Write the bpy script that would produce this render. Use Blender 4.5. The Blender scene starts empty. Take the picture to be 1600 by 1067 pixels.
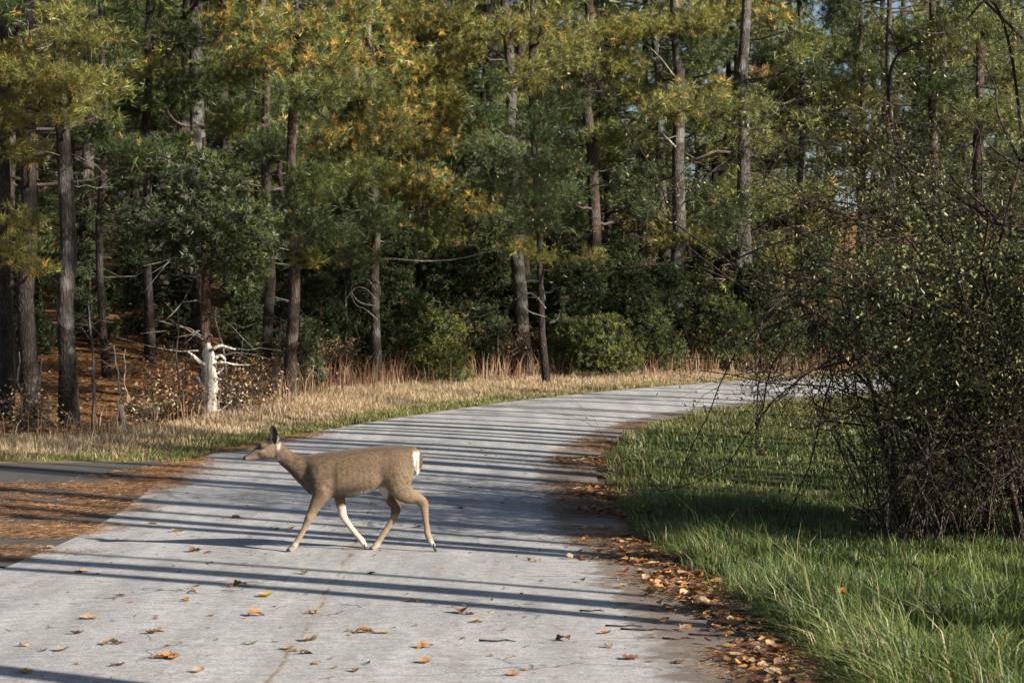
import bpy, math, random
import numpy as np
from mathutils import Vector, Matrix

# ------------------------------------------------------------------ camera, sky, sun, exposure
scene = bpy.context.scene
col = scene.collection
F = 3330.0            # focal length in pixels of the 1600 px wide photograph
UC, VH = 800.0, 562.0  # column of the view axis, row of the horizon
CAMZ = 1.6
cam_d = bpy.data.cameras.new("camera"); cam = bpy.data.objects.new("camera", cam_d); col.objects.link(cam)
cam_d.sensor_width = 36.0; cam_d.lens = 36.0 * F / 1600.0
cam_d.clip_start = 0.1; cam_d.clip_end = 2000.0
cam.location = (0, 0, CAMZ)
cam.rotation_euler = (math.radians(90) + math.atan((VH - 533.5) / F), 0, 0)
cam_d.dof.use_dof = True; cam_d.dof.focus_distance = 17.8; cam_d.dof.aperture_fstop = 8.0
scene.camera = cam

SUN_EL = math.radians(25.0)
SUN_AZ = math.radians(55.0)            # to the right of straight behind the camera
S2 = np.array([math.sin(SUN_AZ), -math.cos(SUN_AZ)])   # horizontal direction towards the sun
world = bpy.data.worlds.new("World"); scene.world = world; world.use_nodes = True
wn = world.node_tree.nodes; bg = wn["Background"]
sky = wn.new("ShaderNodeTexSky"); sky.sky_type = 'NISHITA'; sky.sun_disc = False
sky.sun_elevation = SUN_EL; sky.sun_rotation = math.atan2(S2[0], S2[1])
world.node_tree.links.new(sky.outputs[0], bg.inputs[0]); bg.inputs[1].default_value = 0.05
sun_d = bpy.data.lights.new("sun", 'SUN'); sun_d.energy = 5.0; sun_d.angle = math.radians(0.5)
sun_d.color = (1.0, 0.92, 0.79)
sun = bpy.data.objects.new("sun", sun_d); col.objects.link(sun)
sv = Vector((S2[0] * math.cos(SUN_EL), S2[1] * math.cos(SUN_EL), math.sin(SUN_EL)))
sun.rotation_euler = sv.to_track_quat('Z', 'Y').to_euler(); sun.location = (20, -10, 30)
scene.view_settings.view_transform = 'Standard'; scene.view_settings.look = 'None'
scene.view_settings.gamma = 1.0; scene.view_settings.use_curve_mapping = False
scene.view_settings.exposure = 1.22
cy = scene.cycles; cy.max_bounces = 5; cy.diffuse_bounces = 2; cy.glossy_bounces = 2; cy.transmission_bounces = 3; cy.transparent_max_bounces = 4

# ------------------------------------------------------------------ terrain and pixel helpers
def sp(t, k):
    return k * np.logaddexp(0, np.asarray(t, float) / k)
def sig(t):
    return 1 / (1 + np.exp(-np.clip(np.asarray(t, float), -50, 50)))
def sst(a, b, t):
    t = np.clip((np.asarray(t, float) - a) / (b - a), 0, 1); return t * t * (3 - 2 * t)
def h(x, y):
    x = np.asarray(x, float); y = np.asarray(y, float)
    z = 0.044 * (sp(y - 19, .8) - sp(y - 49, 2.0))
    z = z + 0.075 * (sp(y - 33.5, 1.2) - sp(y - 75, 4)) * sig((-5 - x) / 0.9)
    z = z + 0.035 * (sp(y - 50, 2.0) - sp(y - 58, 3)) * sig((x + 5) / 0.9)
    z = z + 0.11 * (sp(y - 58, 3.0) - sp(y - 170, 8))
    return z
def P(u, v, y):
    """point seen at pixel (u, v) at distance y"""
    return np.array([(u - UC) / F * y, y, CAMZ + (VH - v) / F * y])
def gp(u, v):
    """ground point seen at pixel (u, v)"""
    lo, hi = 4.0, 140.0
    ys = np.linspace(lo, hi, 4000); p = (u - UC) / F * ys; zz = CAMZ + (VH - v) / F * ys
    k = np.argmax(zz <= h(p, ys)); y = ys[k] if (zz <= h(p, ys)).any() else 60.0
    return np.array([(u - UC) / F * y, y])
def inpoly(poly, x, y):
    poly = np.asarray(poly); ins = np.zeros(len(x), bool); n = len(poly)
    for i in range(n):
        x1, y1 = poly[i]; x2, y2 = poly[(i + 1) % n]
        c = ((y1 > y) != (y2 > y)) & (x < (x2 - x1) * (y - y1) / (y2 - y1 + 1e-12) + x1)
        ins ^= c
    return ins
def polydist(line, x, y):
    line = np.asarray(line); d = np.full(len(x), 1e9)
    for a, b in zip(line[:-1], line[1:]):
        ab = b - a; t = np.clip(((x - a[0]) * ab[0] + (y - a[1]) * ab[1]) / (ab @ ab), 0, 1)
        d = np.minimum(d, np.hypot(x - a[0] - t * ab[0], y - a[1] - t * ab[1]))
    return d
def smooth_line(pts, n=24):
    pts = [np.array(p, float) for p in pts]; q = [2 * pts[0] - pts[1]] + pts + [2 * pts[-1] - pts[-2]]; out = []
    for i in range(1, len(q) - 2):
        for t in np.linspace(0, 1, n, endpoint=False):
            a, b, c, d = q[i - 1], q[i], q[i + 1], q[i + 2]
            out.append(.5 * (2 * b + (c - a) * t + (2 * a - 5 * b + 4 * c - d) * t * t + (3 * b - a - 3 * c + d) * t ** 3))
    out.append(pts[-1]); return np.array(out)

# cheap value noise for scattering and colours
_rn = np.random.default_rng(5); _NT = _rn.random((64, 64))
def vnoise(x, y, s):
    x = np.asarray(x) / s + 1000; y = np.asarray(y) / s + 1000
    i = np.floor(x).astype(int); j = np.floor(y).astype(int); fx = x - i; fy = y - j
    fx = fx * fx * (3 - 2 * fx); fy = fy * fy * (3 - 2 * fy)
    g = lambda a, b: _NT[a % 64, b % 64]
    return (g(i, j) * (1 - fx) + g(i + 1, j) * fx) * (1 - fy) + (g(i, j + 1) * (1 - fx) + g(i + 1, j + 1) * fx) * fy

# ------------------------------------------------------------------ materials
def new_mat(name):
    m = bpy.data.materials.new(name); m.use_nodes = True
    nt = m.node_tree; b = nt.nodes["Principled BSDF"]; return m, nt, b
def N(nt, kind, **kw):
    n = nt.nodes.new(kind)
    for k, v in kw.items():
        if k.startswith('i_'): n.inputs[k[2:].replace('_', ' ')].default_value = v
        else: setattr(n, k, v)
    return n
def ramp(nt, src, stops):
    r = nt.nodes.new("ShaderNodeValToRGB"); e = r.color_ramp.elements
    while len(e) < len(stops): e.new(0.5)
    for k, (p, c) in enumerate(stops):
        e[k].position = p; e[k].color = (*c, 1) if len(c) == 3 else c
    nt.links.new(src, r.inputs[0]); return r.outputs[0]
def mixc(nt, fac, a, b, mode='MIX'):
    n = nt.nodes.new("ShaderNodeMix"); n.data_type = 'RGBA'; n.blend_type = mode
    for sock, v in ((n.inputs[0], fac), (n.inputs[6], a), (n.inputs[7], b)):
        if hasattr(v, 'links'): nt.links.new(v, sock)
        elif isinstance(v, (int, float)): sock.default_value = v
        else: sock.default_value = (*v, 1)
    return n.outputs[2]
def noise(nt, vec, scale, detail=4, rough=.6):
    n = N(nt, "ShaderNodeTexNoise"); n.inputs["Scale"].default_value = scale
    n.inputs["Detail"].default_value = detail; n.inputs["Roughness"].default_value = rough
    if vec is not None: nt.links.new(vec, n.inputs["Vector"])
    return n.outputs["Fac"]
def mapping(nt, src, sc):
    m = N(nt, "ShaderNodeMapping"); m.inputs["Scale"].default_value = sc; nt.links.new(src, m.inputs[0]); return m.outputs[0]
def bump(nt, b, hgt, strength, dist):
    n = N(nt, "ShaderNodeBump"); n.inputs["Strength"].default_value = strength; n.inputs["Distance"].default_value = dist
    nt.links.new(hgt, n.inputs["Height"]); nt.links.new(n.outputs[0], b.inputs["Normal"])
def vcol(nt):
    a = N(nt, "ShaderNodeAttribute"); a.attribute_name = "Col"; return a.outputs["Color"]
def foliage_mat(name, rough=.55, trans=.3, spec=.3):
    m, nt, b = new_mat(name); c = vcol(nt)
    nt.links.new(c, b.inputs["Base Color"]); b.inputs["Roughness"].default_value = rough
    b.inputs["Specular IOR Level"].default_value = spec
    t = N(nt, "ShaderNodeBsdfTranslucent"); nt.links.new(c, t.inputs[0])
    mx = N(nt, "ShaderNodeMixShader"); mx.inputs[0].default_value = trans
    nt.links.new(b.outputs[0], mx.inputs[1]); nt.links.new(t.outputs[0], mx.inputs[2])
    nt.links.new(mx.outputs[0], nt.nodes["Material Output"].inputs[0]); return m
def bark_mat(name, dark, light, lich_dapple=None, zs=.25, sc=26.0):
    m, nt, b = new_mat(name); tc = N(nt, "ShaderNodeTexCoord").outputs["Object"]
    v = mapping(nt, tc, (1, 1, zs))
    vo = N(nt, "ShaderNodeTexVoronoi"); vo.feature = 'DISTANCE_TO_EDGE'; vo.inputs["Scale"].default_value = sc
    nn = N(nt, "ShaderNodeTexNoise"); nn.inputs["Scale"].default_value = 6; nt.links.new(v, nn.inputs[0])
    w = N(nt, "ShaderNodeVectorMath", operation='MULTIPLY_ADD'); nt.links.new(nn.outputs["Color"], w.inputs[0])
    w.inputs[1].default_value = (.16, .16, .16); nt.links.new(v, w.inputs[2]); nt.links.new(w.outputs[0], vo.inputs["Vector"])
    plate = ramp(nt, vo.outputs["Distance"], [(0.0, (0, 0, 0)), (0.28, (1, 1, 1))])
    n2 = noise(nt, v, 14, 6, .7)
    c = mixc(nt, n2, dark, light)
    c = mixc(nt, plate, tuple(x * .7 for x in dark), c)
    big = ramp(nt, noise(nt, mapping(nt, tc, (1, 1, .5)), 2.0, 4, .6), [(.32, (.5, .47, .45)), (.68, (1.2, 1.2, 1.2))]); c = mixc(nt, 1.0, c, big, 'MULTIPLY')
    if lich_dapple is not None:
        l = ramp(nt, noise(nt, tc, 2.2, 3, .5), [(.52, (0, 0, 0)), (.62, (1, 1, 1))])
        c = mixc(nt, mixc(nt, .55, (0, 0, 0), l), c, lich_dapple)
    nt.links.new(c, b.inputs["Base Color"]); b.inputs["Roughness"].default_value = .9
    b.inputs["Specular IOR Level"].default_value = .15
    hh = mixc(nt, .35, plate, n2); bump(nt, b, hh, .8, .02); return m

M = {}
M['needle'] = foliage_mat('pine_needles', .42, .22, .5)
M['cedar'] = foliage_mat('cedar_scales', .65, .15, .2)
M['leaf'] = foliage_mat('shrub_leaves', .4, .25, .45)
M['grass'] = foliage_mat('grass_blades', .45, .35, .4)
M['straw'] = foliage_mat('dry_grass', .7, .3, .2)
M['litter'] = foliage_mat('dead_leaves', .6, .2, .3)
M['pinebark'] = bark_mat('pine_bark', (.05, .037, .030), (.145, .112, .093), (.16, .155, .14))
M['mottledbark'] = bark_mat('mottled_bark', (.035, .029, .026), (.10, .085, .076), (.22, .21, .195))  # pale patches imitate dappled light falling on the trunk
M['greybark'] = bark_mat('grey_bark', (.055, .048, .044), (.175, .158, .147), (.20, .205, .19))
M['darkbark'] = bark_mat('dark_bark', (.035, .029, .027), (.095, .08, .075))
M['redbark'] = bark_mat('cedar_bark', (.12, .07, .05), (.27, .18, .14), None, .12, 16)
M['twig'] = bark_mat('twig_bark', (.10, .075, .06), (.20, .16, .13), None, 1, 20)
M['deadwood'] = bark_mat('bleached_deadwood', (.42, .39, .35), (.80, .77, .71), None, .12, 14)
M['greywood'] = bark_mat('weathered_wood', (.22, .20, .18), (.42, .39, .36), None, .1, 18)
M['shrubbark'] = bark_mat('shrub_bark', (.05, .036, .03), (.11, .085, .075), None, .5, 14)

# ------------------------------------------------------------------ mesh buffers
class Buf:
    def __init__(s): s.v = []; s.f = []; s.c = []; s.n = 0
    def add(s, v, f, c):
        v = np.asarray(v, float).reshape(-1, 3); f = np.asarray(f, int).reshape(-1, 3)
        c = np.asarray(c, float)
        if c.ndim == 1: c = np.broadcast_to(c, (len(v), 3))
        s.v.append(v); s.f.append(f + s.n); s.c.append(c); s.n += len(v)
    def mesh(s, name, mat, origin=(0, 0, 0), smooth=False):
        v = (np.concatenate(s.v) - np.asarray(origin)).astype(np.float32); f = np.concatenate(s.f).astype(np.int32)
        c = np.concatenate(s.c).astype(np.float32)
        me = bpy.data.meshes.new(name); me.vertices.add(len(v)); me.vertices.foreach_set("co", v.ravel())
        me.loops.add(f.size); me.loops.foreach_set("vertex_index", f.ravel())
        me.polygons.add(len(f)); me.polygons.foreach_set("loop_start", np.arange(0, f.size, 3, dtype=np.int32))
        me.polygons.foreach_set("loop_total", np.full(len(f), 3, np.int32))
        if smooth: me.polygons.foreach_set("use_smooth", np.ones(len(f), bool))
        a = me.attributes.new("Col", 'FLOAT_COLOR', 'POINT')
        a.data.foreach_set("color", np.concatenate([c, np.ones((len(c), 1), np.float32)], 1).ravel())
        me.update(calc_edges=True); me.materials.append(mat); return me
def link(name, me, parent=None, loc=(0, 0, 0)):
    o = bpy.data.objects.new(name, me); col.objects.link(o); o.location = tuple(float(q) for q in loc)
    if parent: o.parent = parent
    return o
def tag(o, label=None, cat=None, group=None, kind=None):
    if label: o['label'] = label
    if cat: o['category'] = cat
    if group: o['group'] = group
    if kind: o['kind'] = kind
    return o
def empty(name, loc, label=None, cat=None, group=None):
    o = bpy.data.objects.new(name, None); col.objects.link(o); o.location = tuple(float(q) for q in loc)
    o.empty_display_size = .3; return tag(o, label, cat, group)
def part(name, buf, mat, parent, origin, smooth=False, kind=None):
    if not buf.v: return None
    o = link(name, buf.mesh(name, mat, origin, smooth), parent)
    if kind: o['kind'] = kind
    return o
WHITE = np.array([1., 1, 1])
def tube(buf, pts, rad, sides=6, c=WHITE, cap=True, rough=0, rng=None):
    pts = np.asarray(pts, float); n = len(pts); rad = np.broadcast_to(np.asarray(rad, float), (n,))
    t = np.gradient(pts, axis=0); t /= np.linalg.norm(t, axis=1)[:, None] + 1e-9
    ref = np.array([0, 0, 1.]) if abs(t[:, 2]).mean() < .8 else np.array([1., 0, 0])
    a = np.cross(t, ref); a /= np.linalg.norm(a, axis=1)[:, None] + 1e-9; b = np.cross(t, a)
    th = np.linspace(0, 2 * np.pi, sides, endpoint=False)
    rr = rad[:, None] * (1 + (rough * rng.standard_normal((n, sides)) if rough else 0))
    v = pts[:, None] + rr[..., None] * (np.cos(th)[None, :, None] * a[:, None] + np.sin(th)[None, :, None] * b[:, None])
    i = np.arange(n - 1)[:, None] * sides; j = np.arange(sides)[None]; k = (j + 1) % sides
    q = np.stack([i + j, i + k, i + sides + k, i + sides + j], -1).reshape(-1, 4)
    f = np.concatenate([q[:, [0, 1, 2]], q[:, [0, 2, 3]]])
    v = v.reshape(-1, 3)
    if cap:
        m = len(v); v = np.concatenate([v, pts[[0, -1]]])
        jj = np.arange(sides); kk = (jj + 1) % sides
        f = np.concatenate([f, np.stack([np.full(sides, m), kk, jj], 1),
                            np.stack([np.full(sides, m + 1), (n - 1) * sides + jj, (n - 1) * sides + kk], 1)])
    buf.add(v, f, c)
def sticks(buf, A, B, ra, rb, c=WHITE):
    A = np.asarray(A, float); B = np.asarray(B, float); n = len(A)
    if n == 0: return
    t = B - A; t /= np.linalg.norm(t, axis=1)[:, None] + 1e-9
    ref = np.where(np.abs(t[:, 2:3]) < .8, np.array([[0, 0, 1.]]), np.array([[1., 0, 0]]))
    a = np.cross(t, ref); a /= np.linalg.norm(a, axis=1)[:, None] + 1e-9; b = np.cross(t, a)
    ra = np.broadcast_to(ra, (n,)); rb = np.broadcast_to(rb, (n,))
    th = np.array([0, 2.094, 4.189])
    ring = np.cos(th)[None, :, None] * a[:, None] + np.sin(th)[None, :, None] * b[:, None]
    v = np.concatenate([A[:, None] + ra[:, None, None] * ring, B[:, None] + rb[:, None, None] * ring], 1)
    f = np.array([[0, 1, 4], [0, 4, 3], [1, 2, 5], [1, 5, 4], [2, 0, 3], [2, 3, 5]])
    f = (np.arange(n)[:, None, None] * 6 + f[None]).reshape(-1, 3)
    c = np.asarray(c, float)
    if c.ndim == 2: c = np.repeat(c, 6, 0)
    buf.add(v.reshape(-1, 3), f, c)
def unit(a): return a / (np.linalg.norm(a, axis=-1, keepdims=True) + 1e-9)
_tr = np.random.default_rng(11)
def needle_template(n, spread, w, back=0):
    vs = []
    for k in range(n):
        ct = 1 - _tr.random() * (1 - math.cos(spread)); st = math.sqrt(1 - ct * ct); ph = _tr.random() * 6.283
        d = np.array([st * math.cos(ph), st * math.sin(ph), ct]); L = .7 + .35 * _tr.random()
        s = unit(np.cross(d, _tr.standard_normal(3))) * w * .5
        b = np.array([0, 0, -back * _tr.random()]); tip = b + d * L - np.array([0, 0, .08 * L])
        vs.append([b + d * .05 - s, b + d * .05 + s, tip])
    return np.array(vs).reshape(-1, 3)
PINE_T = [needle_template(20, 1.3, .07, .6) for _ in range(8)]
CEDAR_T = [needle_template(13, 1.3, .20, .8) for _ in range(8)]
def tufts(buf, Pp, D, size, c, rng, templates=PINE_T, var=.22):
    Pp = np.asarray(Pp, float); n = len(Pp)
    if n == 0: return
    D = unit(np.asarray(D, float)); x = unit(np.cross(D, rng.standard_normal((n, 3)))); y = np.cross(D, x)
    size = np.broadcast_to(size, (n,)); c = np.broadcast_to(c, (n, 3)); g = rng.integers(0, len(templates), n)
    for k, T in enumerate(templates):
        s = np.where(g == k)[0]
        if len(s) == 0: continue
        v = Pp[s, None] + size[s, None, None] * (T[None, :, 0:1] * x[s, None] + T[None, :, 1:2] * y[s, None] + T[None, :, 2:3] * D[s, None])
        nn = len(T) // 3
        cc = c[s, None] * (1 + var * rng.standard_normal((len(s), nn, 1))).clip(.45, 1.7)
        cc = np.repeat(cc, 3, 1).reshape(-1, 3)
        buf.add(v.reshape(-1, 3), np.arange(v.shape[0] * v.shape[1]).reshape(-1, 3), cc)
def leaf_cards(buf, Pp, D, Nn, L, W, c, fold=.15):
    """pointed leaves: two triangles pairs folded on the midrib"""
    n = len(Pp); D = unit(D); S = unit(np.cross(D, Nn)); U = np.cross(S, D)
    L = np.broadcast_to(L, (n,))[:, None]; W = np.broadcast_to(W, (n,))[:, None]
    v = np.stack([Pp, Pp + D * L * .45 + S * W * .5 + U * L * fold, Pp + D * L, Pp + D * L * .45 - S * W * .5 + U * L * fold], 1)
    f = (np.arange(n)[:, None, None] * 4 + np.array([[0, 1, 2], [0, 2, 3]])[None]).reshape(-1, 3)
    buf.add(v.reshape(-1, 3), f, np.repeat(np.broadcast_to(c, (n, 3)), 4, 0))
def blades(buf, Pp, H, W, lean, c, tipc=None):
    n = len(Pp); up = np.array([0, 0, 1.])
    a = np.random.default_rng(n).random(n) * 6.283; s = np.stack([np.cos(a), np.sin(a), 0 * a], 1) * W[:, None] * .5
    l = np.concatenate([lean, np.zeros((n, 1))], 1)
    mid = Pp + up * (H * .6)[:, None] + l * (H * .28)[:, None]
    q = np.clip(1 - .45 * (lean ** 2).sum(1), .35, 1)
    tip = Pp + up * (H * q)[:, None] + l * (H * 1.0)[:, None]
    mid[:, 2] = Pp[:, 2] + H * .6 * np.minimum(1, q + .15)
    v = np.stack([Pp - s, Pp + s, mid - s * .8, mid + s * .8, tip], 1)
    f = (np.arange(n)[:, None, None] * 5 + np.array([[0, 1, 3], [0, 3, 2], [2, 3, 4]])[None]).reshape(-1, 3)
    c = np.broadcast_to(c, (n, 3)); tc = c if tipc is None else tipc
    cc = np.stack([c * .75, c * .75, c, c, tc], 1).reshape(-1, 3); buf.add(v.reshape(-1, 3), f, cc)
def pick(rng, n, cols, w):
    cols = np.array(cols); return cols[rng.choice(len(cols), n, p=np.array(w) / sum(w))]

# ------------------------------------------------------------------ road lines
LEFT = smooth_line([(-4.1, -30), (-4.0, 0), (-3.9, 12), (-3.85, 20.7), (-4.0, 26.0), (-3.4, 29.3), (-2.1, 33.2), (0, 38), (2.55, 42.2), (5.5, 45.6), (8.6, 47.2), (16, 49.3), (60, 56)])
RIGHT = smooth_line([(1.9, -30), (1.7, 0), (1.45, 12), (1.02, 20), (0.97, 24.3), (1.12, 27.3), (1.75, 31), (2.9, 34.6), (4.6, 37.4), (6.5, 39.8), (8.5, 41.4), (15, 43.6), (60, 50)])
FOREST = smooth_line([(-60, 27), (-20, 28.5)] + [tuple(gp(u, v)) for u, v in ((0, 688), (190, 676), (330, 655), (450, 622), (600, 604), (850, 592), (1050, 586))] + [(7.5, 48.6), (14, 51.5), (60, 58)], 8)

# ground sheet
def axis(a, b, step, far, k=1.25):
    c = list(np.arange(a, b + 1e-6, step)); s = step; p = b
    while p < far: s *= k; p += s; c.append(p)
    s = step; p = a
    while p > -far: s *= k; p -= s; c.insert(0, p)
    return np.array(c)
gx = axis(-12, 13, .25, 900); gy = axis(6, 58, .25, 900)
GX, GY = np.meshgrid(gx, gy); x = GX.ravel(); y = GY.ravel(); rngG = np.random.default_rng(3)
dR = polydist(RIGHT, x, y); road_poly = np.concatenate([LEFT, RIGHT[::-1]]); onroad = inpoly(road_poly, x, y)
lawn_poly = np.concatenate([RIGHT, [(60, -30)]]); onlawn = inpoly(lawn_poly, x, y)
verge_poly = np.concatenate([LEFT[(LEFT[:, 1] > 26)], FOREST[::-1][:-10]]); 
forest_poly = np.concatenate([FOREST, [(900, 900), (-900, 900)]]); onforest = inpoly(forest_poly, x, y)
z = h(x, y) + np.where(onlawn, .05 * sst(0, .6, dR), 0) + np.where(onroad, -.02, 0)
z += np.where(onforest, .10 * (vnoise(x, y, 1.7) - .5), 0)
nn = (vnoise(x, y, .5) * .6 + vnoise(x, y, .17) * .4)[:, None]
cl = np.array([.045, .05, .02]) * (1 - nn) + np.array([.10, .08, .04]) * nn
cv = np.array([.20, .14, .07]) * (1 - nn) + np.array([.30, .22, .11]) * nn
cf = np.array([.14, .075, .035]) * (1 - nn) + np.array([.30, .15, .055]) * nn
gc = np.where(onforest[:, None], cf, np.where(onlawn[:, None], cl, cv))
gc = np.where((onlawn & (dR < .35))[:, None], np.array([.13, .085, .055]), gc)
nx, ny = len(gx), len(gy); I = np.arange(nx * ny).reshape(ny, nx)
q = np.stack([I[:-1, :-1], I[:-1, 1:], I[1:, 1:], I[1:, :-1]], -1).reshape(-1, 4)
gb = Buf(); gb.add(np.stack([x, y, z], 1), np.concatenate([q[:, [0, 1, 2]], q[:, [0, 2, 3]]]), gc)
m, nt, b = new_mat('soil_and_litter'); tc = N(nt, "ShaderNodeTexCoord").outputs["Object"]
n1 = noise(nt, tc, 9, 8, .75); n2 = noise(nt, tc, 40, 4, .7)
c = mixc(nt, 1.0, vcol(nt), ramp(nt, n1, [(.3, (.45, .42, .4)), (.7, (1.5, 1.5, 1.5))]), 'MULTIPLY')
c = mixc(nt, 1.0, c, ramp(nt, n2, [(.3, (.6, .6, .6)), (.7, (1.35, 1.35, 1.35))]), 'MULTIPLY')
nt.links.new(c, b.inputs["Base Color"]); b.inputs["Roughness"].default_value = .95; b.inputs["Specular IOR Level"].default_value = .1
bump(nt, b, n1, .9, .06); M['ground'] = m
g_o = link('ground', gb.mesh('ground', m, smooth=True)); tag(g_o, 'leaf strewn forest and verge soil', None, None, 'structure')

# main road sheet with (across, along) coordinates
def strip(name, Lp, Rp, cols, dz, mat, crown=0):
    n = len(Lp); s = np.linspace(0, 1, cols); V = Lp[:, None] * (1 - s)[None, :, None] + Rp[:, None] * s[None, :, None]
    zz = h(V[..., 0], V[..., 1]) + dz + crown * (1 - (2 * s - 1) ** 2)[None]
    mid = (Lp + Rp) / 2; al = np.concatenate([[0], np.cumsum(np.linalg.norm(np.diff(mid, axis=0), axis=1))])
    v = np.concatenate([V, zz[..., None]], 2).reshape(-1, 3); I = np.arange(n * cols).reshape(n, cols)
    q = np.stack([I[:-1, :-1], I[:-1, 1:], I[1:, 1:], I[1:, :-1]], -1).reshape(-1, 4)
    f = np.concatenate([q[:, [0, 1, 2]], q[:, [0, 2, 3]]])
    c = np.stack([np.broadcast_to(s[None], (n, cols)), np.broadcast_to(al[:, None] / 100, (n, cols)), np.zeros((n, cols))], -1).reshape(-1, 3)
    bb = Buf(); bb.add(v, f, c); o = link(name, bb.mesh(name, mat, smooth=True)); return o
m, nt, b = new_mat('worn_asphalt'); tc = N(nt, "ShaderNodeTexCoord").outputs["Object"]
sepc = N(nt, "ShaderNodeSeparateColor"); nt.links.new(vcol(nt), sepc.inputs[0]); across = sepc.outputs[0]
agg = noise(nt, tc, 190, 3, .8); mid = noise(nt, tc, 14, 5, .65); big = noise(nt, tc, .9, 4, .6)
base = mixc(nt, big, (.29, .29, .295), (.40, .395, .395))
base = mixc(nt, 1.0, base, ramp(nt, agg, [(.28, (.42, .42, .43)), (.5, (1, 1, 1)), (.75, (1.5, 1.48, 1.45))]), 'MULTIPLY')
base = mixc(nt, 1.0, base, ramp(nt, mid, [(.3, (.72, .71, .70)), (.65, (1.12, 1.12, 1.12))]), 'MULTIPLY')
spk = noise(nt, tc, 62, 2, .7); base = mixc(nt, 1.0, base, ramp(nt, spk, [(.30, (.52, .52, .53)), (.48, (1, 1, 1)), (.72, (1.3, 1.29, 1.27))]), 'MULTIPLY')
sm = noise(nt, mapping(nt, tc, (1, 3.5, 1)), 5.5, 6, .8); base = mixc(nt, ramp(nt, sm, [(.58, (0, 0, 0)), (.74, (.6, .6, .6))]), base, (.25, .17, .105))
# long weathered streaks along and across, brown organic stains
st = noise(nt, mapping(nt, tc, (1.2, 9, 1)), 1.6, 5, .7)
base = mixc(nt, ramp(nt, st, [(.52, (0, 0, 0)), (.72, (.45, .45, .45))]), base, (.17, .15, .13))
wt = noise(nt, mapping(nt, tc, (2.2, .25, 1)), 1.3, 4, .6); base = mixc(nt, 1.0, base, ramp(nt, wt, [(.35, (.82, .82, .83)), (.65, (1.12, 1.12, 1.12))]), 'MULTIPLY')
# cracks
wv = N(nt, "ShaderNodeTexNoise"); wv.inputs["Scale"].default_value = 2.5; nt.links.new(tc, wv.inputs[0])
wa = N(nt, "ShaderNodeVectorMath", operation='MULTIPLY_ADD'); nt.links.new(wv.outputs["Color"], wa.inputs[0]); wa.inputs[1].default_value = (.7, .7, .7); nt.links.new(tc, wa.inputs[2])
vo = N(nt, "ShaderNodeTexVoronoi"); vo.feature = 'DISTANCE_TO_EDGE'; vo.inputs["Scale"].default_value = .55; nt.links.new(wa.outputs[0], vo.inputs["Vector"])
crk = ramp(nt, vo.outputs["Distance"], [(0, (1, 1, 1)), (.006, (0, 0, 0))])
crk = mixc(nt, 1.0, crk, ramp(nt, noise(nt, tc, .7, 2, .5), [(.5, (0, 0, 0)), (.58, (1, 1, 1))]), 'MULTIPLY')
base = mixc(nt, crk, base, (.07, .055, .045))
# worn yellow centre line with a seam
d = N(nt, "ShaderNodeMath", operation='SUBTRACT'); nt.links.new(across, d.inputs[0]); d.inputs[1].default_value = .515
w2 = N(nt, "ShaderNodeMath", operation='MULTIPLY_ADD'); nt.links.new(noise(nt, tc, 1.5, 3, .6), w2.inputs[0]); w2.inputs[1].default_value = .02; nt.links.new(d.outputs[0], w2.inputs[2])
ab = N(nt, "ShaderNodeMath", operation='ABSOLUTE'); nt.links.new(w2.outputs[0], ab.inputs[0])
ln = ramp(nt, ab.outputs[0], [(.006, (1, 1, 1)), (.013, (0, 0, 0))])
wear = ramp(nt, noise(nt, tc, 7, 5, .75), [(.52, (0, 0, 0)), (.72, (.6, .6, .6))])
base = mixc(nt, mixc(nt, 1.0, ln, wear, 'MULTIPLY'), base, (.40, .26, .06))
seam = ramp(nt, ab.outputs[0], [(.0015, (.7, .7, .7)), (.004, (0, 0, 0))])
seam = mixc(nt, 1.0, seam, ramp(nt, noise(nt, tc, 2.2, 4, .7), [(.45, (0, 0, 0)), (.55, (1, 1, 1))]), 'MULTIPLY')
base = mixc(nt, seam, base, (.14, .085, .04))
# soil worked in along the right edge
ed = N(nt, "ShaderNodeMath", operation='ADD'); nt.links.new(across, ed.inputs[0]); me2 = N(nt, "ShaderNodeMath", operation='MULTIPLY'); nt.links.new(noise(nt, tc, 3, 5, .7), me2.inputs[0]); me2.inputs[1].default_value = .22; nt.links.new(me2.outputs[0], ed.inputs[1])
base = mixc(nt, ramp(nt, ed.outputs[0], [(.97, (0, 0, 0)), (1.09, (.8, .8, .8))]), base, (.12, .085, .06))
nt.links.new(base, b.inputs["Base Color"]); b.inputs["Roughness"].default_value = .85; b.inputs["Specular IOR Level"].default_value = .25
bump(nt, b, mixc(nt, .7, mid, agg), .5, .006); M['road'] = m
road = tag(strip('road', LEFT, RIGHT, 25, .018, m, .02), 'pale worn asphalt road curving right into the pines', None, None, 'structure')

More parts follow.
